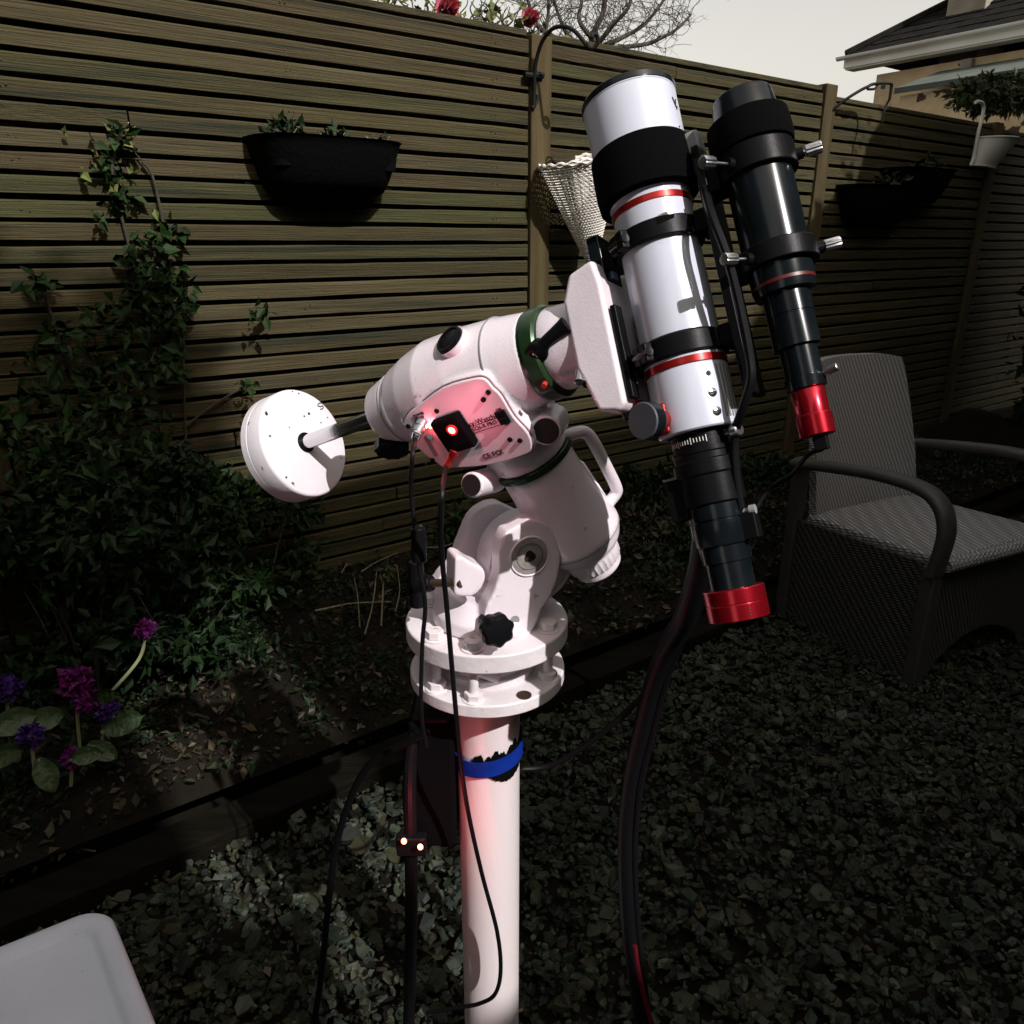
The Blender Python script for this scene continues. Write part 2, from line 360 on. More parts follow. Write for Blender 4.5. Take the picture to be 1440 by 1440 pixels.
# timber sleepers edging the bed
for k, (s0, s1) in enumerate(((-2.6, -.62), (-.61, 1.35), (1.36, 3.4))):
    b = B(); b.box(FPt((s0+s1)/2, -.066, EDGE), s1-s0-.004, .10, .13, FU, FN, UP)
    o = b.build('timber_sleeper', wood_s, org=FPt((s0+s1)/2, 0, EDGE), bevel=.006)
    tag(o, ['dark timber sleeper edging the bed beside the purple flowers', 'dark timber sleeper edging the bed behind the white pier',
            'dark timber sleeper edging the bed behind the rattan chair'][k], 'sleeper', 'timber sleepers edging the bed')
# slate chippings: angular flat chips lying at all angles
def chips(name, N, region, smin, smax, zb, mat, flat=.45, layers=.035, bedside=False):
    pts = []
    while len(pts) < N:
        x = RNG.uniform(region[0], region[1]); y = RNG.uniform(region[2], region[3])
        if (-.02 < off((x, y)) < EDGE-.05 if bedside else off((x, y)) > EDGE+.06) and y > .25 and abs(x) < .95*y+.55: pts.append((x, y))
    pts = np.array(pts); n = len(pts)
    V_ = []; F_ = []; base = 0
    K = 6
    ang = (np.arange(K)/K*2*PI)[None, :]+RNG.normal(0, .22, (n, K))
    rad = RNG.uniform(.6, 1.1, (n, K)); asp = RNG.uniform(.5, 1.0, n)[:, None]
    sz = (smin+(smax-smin)*RNG.random(n)**2.2)[:, None]
    top = np.stack([np.cos(ang)*rad*sz, np.sin(ang)*rad*sz*asp, np.zeros((n, K))], 2)
    th = (sz*RNG.uniform(.25, .55, (n, 1)))[:, :, None]
    lower = top*RNG.uniform(.9, 1.12, (n, K, 1)); lower[:, :, 2:] -= th
    top = top*.92; top[:, :, 2] += RNG.normal(0, .10, (n, K))*sz
    v = np.concatenate([top, lower], 1)
    yaw = RNG.uniform(0, 2*PI, n); tx = RNG.normal(0, flat, n); ty = RNG.normal(0, flat, n)
    cz, sz_ = np.cos(yaw), np.sin(yaw); cx, sx = np.cos(tx), np.sin(tx); cy, sy = np.cos(ty), np.sin(ty)
    Rz = np.zeros((n, 3, 3)); Rz[:, 0, 0] = cz; Rz[:, 0, 1] = -sz_; Rz[:, 1, 0] = sz_; Rz[:, 1, 1] = cz; Rz[:, 2, 2] = 1
    Rx = np.zeros((n, 3, 3)); Rx[:, 0, 0] = 1; Rx[:, 1, 1] = cx; Rx[:, 1, 2] = -sx; Rx[:, 2, 1] = sx; Rx[:, 2, 2] = cx
    Ry = np.zeros((n, 3, 3)); Ry[:, 1, 1] = 1; Ry[:, 0, 0] = cy; Ry[:, 0, 2] = sy; Ry[:, 2, 0] = -sy; Ry[:, 2, 2] = cy
    Rm = Ry@Rx@Rz
    v = np.einsum('nij,nkj->nki', Rm, v)
    v[:, :, 0] += pts[:, :1]; v[:, :, 1] += pts[:, 1:]; v[:, :, 2] += (zb+RNG.random(n)*layers+(np.array([bedz(p) for p in pts]) if bedside else 0))[:, None]
    i = np.arange(n)*2*K; tris = []
    for k in range(1, K-1): tris.append(np.stack([i, i+k, i+k+1], 1))
    for k in range(K):
        k2 = (k+1) % K; tris.append(np.stack([i+k, i+K+k, i+K+k2], 1)); tris.append(np.stack([i+k, i+K+k2, i+k2], 1))
    o = npmesh(name, v.reshape(-1, 3), np.concatenate(tris), mat); kind(o, 'stuff'); return o
chips('slate_gravel', 19000, (-1.6, 2.9, .25, 3.6), .009, .025, GZ+.006, slate)
chips('soil_crumbs', 12000, (-2.2, 2.6, .9, 4.9), .003, .013, -.002, crumb, .6, .010, True)
chips('fine_gravel', 17000, (-1.6, 2.9, .25, 3.6), .004, .012, GZ+.026, slate, .5, .022)
chips('large_chippings', 900, (-1.6, 2.9, .25, 3.6), .020, .038, GZ+.020, slate, .28, .026)

# ================================================================== FENCE
PANW = 1.83; POSTW = .10; FTOP = 1.955; FBOT = .07; NSL = 32; PITCHZ = (FTOP-FBOT)/NSL
def slat_mesh(L, h, t, seed):
    rr = random.Random(seed); n = 14; vs = []; f = []
    for i in range(n+1):
        x = -L/2+L*i/n; dz = rr.uniform(-.0006, .0006); dh = rr.uniform(-.0009, .0009); dy = rr.uniform(-.0015, .0015)
        vs += [(x, -t/2+dy, -h/2+dz-dh), (x, t/2, -h/2+dz-dh), (x, t/2, h/2+dz+dh-.004), (x, t/2-.004+0*dy, h/2+dz+dh), (x, -t/2+.004+dy, h/2+dz+dh), (x, -t/2+dy, h/2+dz+dh-.004)]
    for i in range(n):
        for k in range(6): a = i*6+k; b = i*6+(k+1) % 6; f.append((a, b, b+6, a+6))
    f += [tuple(range(6))[::-1], tuple(n*6+k for k in range(6))]
    me = bpy.data.meshes.new('slat'); me.from_pydata(vs, [], f); me.materials.append(wood)
    bm = bmesh.new(); bm.from_mesh(me); bmesh.ops.recalc_face_normals(bm, faces=bm.faces); bm.to_mesh(me); bm.free(); me.shade_flat(); return me
SL = [slat_mesh(PANW-POSTW-.004, .0440, .016, i) for i in range(8)]
SB = [slat_mesh(PANW-POSTW-.004, .056, .014, 50+i) for i in range(4)]
frot = math.atan2(FU.y, FU.x)
rf = random.Random(3)
panlab = {-2: 'slatted fence panel at the edge of the garden, before the climber', -1: 'slatted fence panel carrying the long black planter and leafy climber', 0: 'slatted fence panel behind the telescope tube and wicker cone',
          1: 'shorter looking slatted fence panel with the round black planter', 2: 'shaded slatted fence panel beyond the pale hanging pot'}
for p in (-2, -1, 0, 1, 2):
    s0 = p*PANW+(-.12 if p < 0 else 0); c = s0+PANW/2; wsc = 1.069 if p == -1 else 1
    if p == -1: c = (-PANW-.12)/2
    dz = {-2: .01, -1: .0, 0: 0, 1: -.035, 2: -.05}[p]
    pan = thing('slatted_fence', panlab[p], 'fence panel', FPt(c, 0), 'slatted wooden fence panels')
    for k in range(NSL):
        zz = FBOT+PITCHZ*(k+.5)+dz+rf.uniform(-.0016, .0016); Ls = (PANW-POSTW-.004)*wsc
        cut = rf.uniform(.22, .78) if rf.random() < .3 else 1.0          # some courses are two lengths butted together
        for x0, x1 in ([(0, 1)] if cut == 1 else [(0, cut-.0016), (cut+.0016, 1)]):
            o = bpy.data.objects.new('slat', SL[rf.randrange(8)]); COL.objects.link(o); o.parent = pan
            o.location = FN*(.040+rf.uniform(-.002, .002))+UP*(zz+(rf.uniform(-.0014, .0014) if cut < 1 else 0))+FU*(Ls*((x0+x1)/2-.5))
            o.scale = (wsc*(x1-x0), 1, 1); o.rotation_euler = (rf.uniform(-.03, .03), rf.uniform(-.0012, .0012), frot)
        if k < NSL-1:
            o = bpy.data.objects.new('back_slat', SB[rf.randrange(4)]); COL.objects.link(o); o.parent = pan
            o.location = FN*(-.005)+UP*(FBOT+PITCHZ*(k+1)+dz); o.scale = (wsc, 1, 1); o.rotation_euler = (0, 0, frot)
    for q in (-.84, 0, .84):
        b = B(); b.box(FPt(c+q*(.855*wsc if abs(q) > .5 else 1), (FTOP+FBOT)/2+dz, .0195), .034, FTOP-FBOT-.008, .022, FU, UP, FN)
        b.build('batten', wood, pan, bevel=.003)
    nb = B()
    for k in range(NSL):
        for q in (-.84*.855, 0, .84*.855):
            for u in (-.009, .009): nb.lathe(FPt(c+q*wsc+u+rf.uniform(-.004, .004), FBOT+PITCHZ*(k+.5)+dz+rf.uniform(-.008, .008), .0475), FN, [(0, .0030), (.0022, .0026)], 6)
    kind(nb.build('nail_heads', nailm, pan, sm=0, fix=False), 'stuff')
    for q in (-1, 1):
        b = B(); b.box(FPt(c+q*((PANW-POSTW)*wsc/2+.004), (FTOP+FBOT)/2+dz-.02, .014), .03, FTOP-FBOT-.03, .034, FU, UP, FN); b.build('stile', wood_s, pan, bevel=.002)
    b = B(); b.box(FPt(c, FTOP+.014+dz, -.002), (PANW-POSTW)*wsc-.006, .022, .085, FU, UP, FN); b.build('capping_rail', wood, pan, bevel=.004)
postlab = {-2: 'fence post out past the climber', -1: 'square fence post at the picture edge beside the climber', 0: 'square fence post carrying the tall iron hook and white wicker cone',
           1: 'square fence post above the guide scope with the small iron bracket', 2: 'square fence post carrying the pale hanging pot', 3: 'last fence post in the shade'}
for p in range(-2, 4):
    c = p*PANW-(.12 if p < 0 else 0); top = {0: 1.965, 1: 1.99}.get(p, 1.96)
    b = B(); b.box(FPt(c, top/2, .012), POSTW-.004, top, .10, FU, UP, FN)
    o = b.build('fence_post', wood_p, org=FPt(c, 0, 0), bevel=.005); tag(o, postlab[p], 'post', 'square fence posts')
# ================================================================== HOUSE beyond the fence
EA = V((4.17, 11.0, 3.42)); EB = V((5.37, 9.36, 3.42)); hd = (EB-EA); hd.z = 0; hd.normalize(); hn = V((hd.y, -hd.x, 0));
if hn.y > 0: hn = -hn                                      # towards the garden
HL = 3.6
hb = EA + hd*.35 - hn*.16; hb.z = 0                        # wall corner
house = thing('bungalow', 'tan rendered bungalow with dark tiled roof and chimney beyond the fence', 'house', hb)
b = B(); back = 5.0
b.box(hb+hd*(HL/2)-hn*back/2+UP*(3.2/2), HL, back, 3.2, hd, hn, UP); b.build('wall', wallm, house)
# roof: hipped end rising from the eave
rp = R(33); e0 = EA.copy(); e1 = EA+hd*(HL+.9); dep = 2.9; rise = dep*math.tan(rp)
r0 = e0 - hn*dep + hd*dep + UP*rise; r1 = e1 - hn*dep + UP*rise; e2 = e0-hn*2*dep
roof = B(); roof.add([e0, e1, r1, r0, e2, e1-hn*2*dep], [(0, 1, 2, 3), (4, 0, 3), (5, 4, 3, 2), (0, 4, 5, 1)])
ro = roof.build('roof', tilem, house, sm=0)
hb_ = B(); hb_.tube([e0+UP*.03, r0+UP*.04], .06, 8, sm=False); hb_.build('hip_tiles', tilem, ro)
# tile courses on the slope that faces the garden, each tile a sloped slip with its own lift
up_s = (r1-e1).normalized(); nrm = hd.cross(up_s).normalized();
if nrm.z < 0: nrm = -nrm
tv = []; tf = []; rr = random.Random(4); slope_len = (r1-e1).length; cw, ch = .17, .17
tl = B()
for row in range(int(slope_len/ch)):
    x0 = row*ch*math.cos(rp)                                # the hip cuts each course
    x = x0+.02-(row % 2)*cw/2*0
    while x < HL+.9-cw:
        c = e0+hd*(x+cw/2+(row % 2)*cw/2)+up_s*(row*ch+ch/2)+nrm*(.022+rr.uniform(0, .006))
        tl.box(c, cw-.006, ch+.03, .012, hd, (up_s-nrm*.05).normalized(), nrm); x += cw
kind(tl.build('roof_tiles', tilem, house, sm=0, fix=False), 'stuff')
b = B(); b.box(e0+hd*((HL+.9)/2)+hn*.02-UP*.055, HL+.9, .025, .13, hd, hn, UP); b.build('fascia', upvc, house)
b = B(); b.box(e0+hd*((HL+.9)/2+.012)-hn*.085-UP*.128, HL+.9, .19, .02, hd, hn, UP); b.build('soffit', upvc, house)
gut = B(); gp = []
for k in range(9):
    t = PI*k/8; gp.append((-.042*math.cos(t), -.042*math.sin(t)))
for k in range(9):
    t = PI*(8-k)/8; gp.append((-.037*math.cos(t), -.037*math.sin(t)))
gut.prism([e0+hd*-.06+hn*(.09+x)+UP*(.0+y) for x, y in gp], hd*(HL+.98)); gut.build('gutter', upvc, house)
# chimney breast that comes up through the eave
cc = PP(1348, 25, EA-hn*.55, hn); cx = (cc-EA).dot(hd)
ch_ = B(); cx += .12; ch_.box(EA+hd*cx-hn*.75+UP*1.2, .44, .62, 2.9, hd, hn, UP); ch_.box(EA+hd*cx-hn*.75+UP*2.7, .56, .74, .12, hd, hn, UP)
co = ch_.build('chimney', chimm, house, bevel=.01)
fl = B(); fl.box(EA+hd*cx-hn*.42+UP*.19, .50, .06, .10, hd, hn, UP); fl.build('chimney_flashing', felt, co)
# pilaster strip and a small dark vent on the wall
px_ = (PP(1367, 70, hb, hn)-hb).dot(hd)
b = B(); b.box(hb+hd*px_+hn*.04+UP*2.9, .12, .1, .58, hd, hn, UP); b.build('downpipe', chimm, house, bevel=.01)
# low lean-to roof in front of the wall
lean = B(); L0 = PP(1258, 124, hb+hn*.9, hn); z0 = L0.z; xa = (L0-hb).dot(hd)
lt = thing('lean_to', 'low grey green felt lean-to roof against the tan house wall', 'lean-to', hb+hd*(xa+1.2)+hn*.45)
p0 = hb+hd*xa+UP*(z0)
lean.prism([p0+hn*.9-UP*.0, p0+hn*.01+UP*.26, p0+hn*.01+UP*.20, p0+hn*.9-UP*.06], hd*2.6); lean.build('felt_roof', felt, lt)
b = B(); b.box(hb+hd*(xa+1.3)+hn*.45+UP*((z0-.08)/2), 2.5, .8, z0-.08, hd, hn, UP); b.build('wall', wallm, lt)
# ================================================================== unseen sun blockers added behind the camera: house, low block and hedge shapes
SH = V((SUN_DIR.x, SUN_DIR.y, 0)).normalized(); SE = V((SH.y, -SH.x, 0))       # towards the sun / along the blocker fronts
if SE.x > 0: SE = -SE
SE_T = SUN_DIR.z/math.hypot(SUN_DIR.x, SUN_DIR.y)
def EA_(e, a, z): return SE*e + SH*a + UP*z
brickm = M('brown_brick', (.14, .085, .06), .9, col2=(.10, .06, .045), scale=14, bump=.3, bscale=40)
def zr(zeff, a): return zeff+SE_T*(a+.756)
HA = 3.5
nh = thing('house_sun_blocker', 'added unseen brown brick house shape blocking the sun from behind the camera', 'house', EA_(-4, 6, GZ))  # unseen block added to keep sun off the chair and lower fence
b = B(); zt_ = zr(2.1, HA); b.prism([EA_(-.76, HA, GZ), EA_(-9, HA, GZ), EA_(-9, HA, zt_), EA_(-.76, HA, zt_)], SH*6); b.build('wall', brickm, nh)
b = B(); b.prism([EA_(-.76, HA+.05, zt_), EA_(-.76, HA+5.95, zt_), EA_(-.76, HA+3, zt_+1.6)], -SE*8.08); b.build('roof', tilem, nh)
ga = thing('low_sun_blocker', 'added unseen low brick block between the house and hedge blockers', 'low_sun_blocker', EA_(-.6, 5, GZ))  # unseen low block added to keep direct sun off the gravel
zc_ = zr(.06, HA+.3); b = B(); b.prism([EA_(-.76+.004, HA+.3, GZ), EA_(.2, HA+.3, GZ), EA_(.2, HA+.3, zc_), EA_(-.76+.004, HA+.3, zc_)], SH*3); b.build('wall', brickm, ga)
chh = thing('hedge_light_blocker', 'added unseen hedge shape blocking the sun from behind the camera', 'hedge', EA_(2, 4, GZ))  # unseen mass added to shade the table and flower side
rr = random.Random(2); vs = []; f = []; NX, NZ = 40, 22; zh = zr(1.75, HA)
per_ = [(-.28+6.0*i/NX, HA-.2) for i in range(NX+1)]+[(5.56, HA-.2+1.6*i/10) for i in range(1, 11)]+[(5.56-6.0*i/NX, HA+1.4) for i in range(1, NX+1)]+[(-.28, HA+1.4-1.6*i/10) for i in range(1, 10)]
for j in range(NZ+1):
    for (e, a) in per_: vs.append(EA_(e+rr.uniform(-.05, .05), a+rr.uniform(-.10, .10), GZ+(zh-GZ)*j/NZ+(rr.uniform(-.1, .1) if j else 0)))
n = len(per_)
for j in range(NZ):
    for k in range(n): f.append((j*n+k, j*n+(k+1) % n, (j+1)*n+(k+1) % n, (j+1)*n+k))
f.append(tuple(NZ*n+k for k in range(n))); b = B(); b.add(vs, f); b.build('crown', M('conifer_green', (.02, .035, .015), .8, col2=(.035, .055, .02), scale=9, bump=.8, bscale=30), chh, sm=0)
b = B(); b.cyl(EA_(1, HA+.5, GZ), EA_(1, HA+.5, 2), .1); b.build('trunk', bark, chh)

# tall side hedges added just outside the picture to block sky and sun
def side_blocker(name, lab, p0, p1, thick, hgt, rise_=0, name_leaf=0):
    p0 = V(p0); p1 = V(p1); dr = (p1-p0).normalized(); sd = V((-dr.y, dr.x, 0)); L_ = (p1-p0).length; n_ = 34; per_ = []
    per_ = [(L_*i/n_, -thick/2) for i in range(n_+1)]+[(L_*(n_-i)/n_, thick/2) for i in range(n_+1)]; vs = []; f = []; nz = 18; m = len(per_)
    for j in range(nz+1):
        for (x, y) in per_: vs.append(p0+dr*(x+rr.uniform(-.06, .06))+sd*(y+rr.uniform(-.08, .08))+UP*(GZ+(hgt+rise_*x/L_-GZ)*j/nz+(rr.uniform(-.08, .08) if j else 0)))
    for j in range(nz):
        for k in range(m): f.append((j*m+k, j*m+(k+1) % m, (j+1)*m+(k+1) % m, (j+1)*m+k))
    f.append(tuple(nz*m+k for k in range(m))); b = B(); b.add(vs, f); t = thing(name, lab, 'hedge', (p0+p1)/2+UP*GZ)
    cr_ = b.build('crown', bpy.data.materials['conifer_green'], t, sm=0)
    if name_leaf:
        a_ = RNG.random(9000)*L_; h_ = GZ+RNG.random(9000)*(hgt-GZ); sg = (1 if name_leaf > 0 else -1)*thick/2; base_ = np.array(p0)[None]+np.outer(a_, np.array(dr))+np.outer(sg+RNG.normal(0, .05, 9000), np.array(sd)); base_[:, 2] = h_+rise_*a_/L_*(h_/hgt)
        v, f = leaves(base_, .07, .1, np.tile(np.array(sd)*np.sign(sg), (9000, 1)), asp=.45); npmesh('hedge_sprays', v, f, leaf_d, t)
    b = B(); b.cyl((p0+p1)/2+UP*GZ, (p0+p1)/2+UP*1.5, .08); b.build('trunk', bark, t)
side_blocker('hedge_light_blocker', 'added off-frame hedge shape blocking sky and sun on the chair side', (2.95, -1.2, 0), (3.98, 5.55, 0), .7, 3.1, 1.1, 1)
side_blocker('hedge_light_blocker', 'added off-frame hedge shape blocking the sky on the flower side', (-1.75, -1.6, 0), (-2.15, 1.75, 0), .6, 3.0, 0, -1)

# unseen tree added over the sun gap, its crown shading the left plants
tcr = EA_(-.40, HA+.2, zr(2.20, HA+.2)); gt = thing('crown_sun_blocker', 'added unseen tree crown blocking the upper part of the sun gap', 'tree', EA_(.5, HA+.6, GZ))
b = B(); b.tube([EA_(.5, HA+.6, GZ), EA_(.45, HA+.5, 2.5), EA_(.1, HA+.35, 4.6), tcr], lambda t: .13-.07*t, 10); b.build('trunk', bark, gt)
P_ = []; O_ = []
for k in range(26):
    c = tcr+V((rr.uniform(-1, 1), rr.uniform(-1, 1), rr.uniform(-1, 1))).normalized()*rr.uniform(.1, .42)
    p, o_ = blob(c, .26, .26, .24, 420, .2); P_.append(p); O_.append(o_)
v, f = leaves(np.concatenate(P_), .085, .5, np.concatenate(O_), asp=.7); npmesh('crown', v, f, leaf_d, gt)
# ================================================================== PIER
PX, PY = -.033, .92
pier = thing('telescope_pier', 'white steel pier of a round pole topped by two bolted round plates', 'pier', (PX, PY, 0))
pc = V((PX, PY, 0))
b = B(); b.lathe(pc, UP, [(-.12, .0437), (.20, .0437), (.700, .0437)], 64); b.build('pole', wpole, pier)
ZL, ZT = .705, .772
b = B(); b.ring(pc, UP, ZL-.009, ZL+.009, .047, .1035, 96); b.lathe(pc, UP, [(ZL-.008, .0470), (ZL+.006, .0470)], 48)
b.build('lower_plate', wplate, pier, bevel=.0025)
b = B(); b.ring(pc, UP, ZL+.0075, ZL+.020, .052, .066, 64); b.ring(pc, UP, ZL+.018, ZL+.026, .050, .060, 64); b.build('collar', wplate, pier, bevel=.002)
b = B(); b.ring(pc, UP, ZT-.0125, ZT+.0125, .03, .1065, 96); b.lathe(pc, UP, [(ZT-.011, .0302), (ZT+.011, .0302)], 40); b.build('upper_plate', wplate, pier, bevel=.0028)
b = B(); b.lathe(pc+UP*0, UP, [(ZL+.03, .033), (ZT-.013, .033)], 40); b.build('spigot', M('dark_inner', (.05, .045, .04), .7), pier)
# six studs between the plates, each with nut and bolt head
angs = []
for px, py in ((668, 957), (765, 932), (613, 947)):
    q = PP(px, py, V((0, 0, .735)), UP); angs.append(math.atan2(q.y-PY, q.x-PX))
angs += [angs[0]+PI, angs[1]+PI, angs[2]+PI]
def hexp(r): return [(r*math.cos(PI/3*k), r*math.sin(PI/3*k)) for k in range(6)]
for a in angs:
    c = pc+V((math.cos(a), math.sin(a), 0))*.088
    b = B(); b.lathe(c, UP, [(ZL+.009, .0062), (ZT-.012, .0062)], 20); so = b.build('stud', wplate, pier)
    b = B(); b.prism([c+V((x, y, ZL+.0085)) for x, y in hexp(.0125)], UP*.011); b.lathe(c, UP, [(ZL+.008, .0150), (ZL+.0105, .0150)], 20); b.build('nut', wplate, so, bevel=.0012)
    b = B(); b.lathe(c, UP, [(ZT+.0125, .0150), (ZT+.0148, .0150)], 20); b.prism([c+V((x, y, ZT+.0148)) for x, y in hexp(.0118)], UP*.010); b.build('bolt_head', wplate, so, bevel=.0014)
# hand clamp rod seen between the plates
b = B(); q0 = P(672, 945, .985); q1 = P(702, 956, .985); b.tube([q0, (q0+q1)/2, q1], .0062, 14); b.build('clamp_lever', wplate, pier)
# a bare drilled hole in the lower plate
q = PP(737, 978, V((0, 0, ZL+.0092)), UP); b = B(); b.ring(q, UP, 0, .0012, .0065, .0095, 24); b.lathe(q, UP, [(0, .0064), (.0006, .0064)], 20); b.build('bolt_hole', brass, pier)
# ================================================================== EQUATORIAL MOUNT
W = CW(-.279, .094, -1.048)
d = cv(.815, .2, .53).normalized(); r = cv(-.484, .74, .465); r = (r-d*r.dot(d)).normalized(); q_ = d.cross(r).normalized()
D = W+d*.30
mount = thing('equatorial_mount', 'white motorised equatorial mount bolted on top of the round pier plates', 'telescope mount', (PX, PY, ZT+.0125))
# --- declination body: cast housing = turned barrel + motor box, softened together
PO = D+q_*.062
out = [(230, 670), (255, 622), (300, 588), (420, 500), (560, 458), (622, 458), (662, 500), (700, 538), (762, 640), (832, 720), (848, 792), (812, 822), (650, 868), (450, 884), (396, 862), (296, 784), (240, 712)]
outp = [(500+x/3.43, 400+y/3.43) for x, y in out]
panel_pts = [PP(x, y, PO, q_) for x, y in outp]
panel_pts = smooth_path(panel_pts[-2:]+panel_pts+panel_pts[:2], 3)[6:-9]
cen = sum(panel_pts, V())/len(panel_pts)
b = B()
b.lathe(W, d, [(.138, .012), (.1395, .028), (.146, .036), (.172, .043), (.178, .043), (.186, .048), (.212, .0565), (.245, .0635), (.285, .0625), (.335, .0575), (.372, .0510), (.379, .0500)], 64)
big = [cen+(p-cen)*1.045-q_*.004 for p in panel_pts]
b.prism(big, -q_*.085)
# lower boss that sits on the polar axis ring, and the two open side tubes
b.lathe(D, -r, [(.02, .052), (.085, .052), (.112, .0495)], 56)
tubes = []
for px, py, rad, dp in ((768, 606, .0172, .846), (663, 682, .0156, .905)):
    c = P(px, py, dp); ta = cv(-.50, -.16, .85).normalized() if px < 700 else cv(-.22, -.36, .90).normalized(); tubes.append((c, rad, ta)); b.lathe(c, -ta, [(0, rad), (.055, rad*1.04)], 28)
c = PP(722, 575, PO, q_)
db = b.build('declination_body', white, mount, remesh=.0019)
# seams around the barrel
for t in (.1745, .337):
    rr_ = .0433 if t < .2 else .0578
    b = B(); b.ring(W, d, t, t+.0012, rr_-.006, rr_+.0006, 96); b.build('seam', greyp, mount)
for c, rad, ta in tubes:
    b = B(); b.lathe(c+ta*.0008, -ta, [(-.0003, rad-.0028), (.003, rad-.0028)], 28); b.build('tube_bore', M('bore_black', (.012, .008, .008), .6), db)
# control panel with its fittings
pan = B(); pan.prism([p+q_*.0008 for p in panel_pts], -q_*.007); panel = pan.build('control_panel', panelm, mount, bevel=.0015)
gk = B(); m_ = len(panel_pts)
for i in range(m_): pass
gk.tube([cen+(p-cen)*1.012-q_*.0035 for p in panel_pts]+[cen+(panel_pts[0]-cen)*1.012-q_*.0035], .0010, 8, n=3); gk.build('panel_gasket', M('pink_grey_gasket', (.30, .14, .15), .5), panel)
def PN(X, Y, h=.002): return PP(500+X/3.43, 400+Y/3.43, PO+q_*h, q_)
for X, Y in ((640, 520), (617, 555), (745, 747), (793, 752), (255, 683), (392, 610), (373, 847)):
    c = PN(X, Y, .0008); b = B(); b.lathe(c, q_, [(0, .0030), (.0016, .0028), (.0022, .0018)], 16); b.build('screw', black, panel)
c = PN(710, 638, .001); e1x = d; e2y = r
b = B(); b.box(c+q_*.001, .0125, .0165, .004, e1x, e2y, q_); sw = b.build('power_switch', black, panel, bevel=.0008)
b = B(); b.box(c+q_*.0035-e2y*.003, .0095, .007, .003, e1x, (e2y+q_*.2).normalized(), q_); b.build('rocker', black, sw, bevel=.0006)
inkm = M('black_print', (.015, .015, .018), .5)
text('lettering', 'Sky-Watcher', .0092, PN(612, 655, .0011), e1x, e2y, inkm, panel)
text('lettering', 'EQ6-R PRO', .0066, PN(622, 682, .0011), e1x, e2y, inkm, panel)
for dy in (-.0046, .0040):
    b = B(); b.box(PN(622, 682, .0011)+e2y*dy, .040, .0006, .0004, e1x, e2y, q_); b.build('print_line', inkm, panel)
text('lettering', 'ON', .0046, PN(690, 604, .0011), e1x, e2y, inkm, panel)
text('lettering', 'OFF', .0042, PN(732, 673, .0011), e1x, e2y, inkm, panel)
text('lettering', 'POWER', .0044, PN(304, 628, .0011), e1x, e2y, inkm, panel)
text('lettering', 'DC 12V', .0040, PN(310, 643, .0011), e1x, e2y, inkm, panel)
text('lettering', 'CE FC', .0092, PN(655, 822, .0011), e1x, e2y, inkm, panel); text('lettering', 'X', .0086, PN(700, 808, .0011), e1x, e2y, inkm, panel)
text('lettering', 'SNAP', .0040, PN(400, 668, .0011), e1x, e2y, inkm, panel)
# red indicator light beside the socket
c = PN(362, 684, .002); b = B(); b.lathe(c, q_, [(-.002, .0028), (.001, .0028), (.0022, .0016)], 14); b.build('power_led', ledm, panel)
c = PN(360, 730, .002); b = B(); b.lathe(c, q_, [(-.002, .004), (.002, .0038)], 14); b.build('port', steel, panel)
b = B(); c = PN(365, 780, .0012); b.box(c, .0055, .028, .0016, e1x, (e2y+e1x*.1).normalized(), q_); b.build('port_slot', greyp, panel, bevel=.0006)
def lamp(name, loc, power, rad=.004, col=(1, .12, .14)):
    l = bpy.data.lights.new(name, 'POINT'); l.energy = power; l.shadow_soft_size = rad; l.color = col
    o = bpy.data.objects.new(name, l); COL.objects.link(o); o.location = loc; return o
lamp('red_led', PN(362, 684, .008), .016)
# socket nut on the panel
c = PN(325, 668, .001); b = B(); b.lathe(c, q_, [(0, .0085), (.004, .0085), (.0045, .0065), (.008, .0065)], 24); b.build('power_socket', steel, panel)
# top round port cap
nrm_ = (r*math.cos(R(19))+q_*math.sin(R(19))-d*.12).normalized(); c = W+d*.302+(r*math.cos(R(19))+q_*math.sin(R(19)))*.0630
b = B(); b.lathe(c, nrm_, [(-.02, .019), (.0015, .019)], 40); b.build('cap_seat', white, mount)
b = B(); b.lathe(c, nrm_, [(.001, .0175), (.004, .0172), (.005, .0155)], 40); b.ring(c, nrm_, .004, .0062, .0140, .0165, 40); b.build('round_cap', black, mount)
# black clamp knob under the shaft end
b = B(); kc = P(551, 626, .975); b.lathe(kc, (cv(.05, -.9, .35)).normalized(), [(-.016, .008), (-.004, .009), (-.002, .021), (.009, .021), (.012, .017)], 40, star=(9, .05)); b.build('shaft_clamp_knob', black, mount)
b = B(); b.cyl(P(541, 603, .965), P(546, 618, .972), .007); b.build('clamp_stem', white, mount)
# green ring, clutch neck and lever
b = B(); b.lathe(W, d, [(.379, .0500), (.3825, .0505), (.3830, .0514), (.3975, .0508), (.400, .0480)], 80); b.build('green_ring', green, mount)
b = B(); b.lathe(W, d, [(.400, .0445), (.404, .0455), (.418, .0440), (.436, .042), (.452, .041)], 64); b.build('saddle_neck', white, mount, bevel=.001)
lp = [P(758, 492, .80), P(775, 472, .79), P(800, 452, .782)]
b = B(); b.lathe(lp[0]+(q_*-.004), q_, [(0, .0125), (.012, .0120), (.014, .0095)], 32); b.tube([lp[0]+q_*.004, lp[1]+q_*.006, lp[2]+q_*.006], lambda t: .0092-.0028*math.sin(t*PI)+.001*t, 14)
lev = b.build('clutch_lever', black, mount, remesh=.0013)
b = B(); b.lathe(lp[0]+q_*.0075, q_, [(0, .0042), (.0028, .004), (.003, .002)], 16); b.build('lever_screw', alu, mount)
b = B(); b.lathe(P(765, 542, .800), q_, [(-.004, .003), (.0015, .0028)], 14); b.build('ring_light', redp, mount)
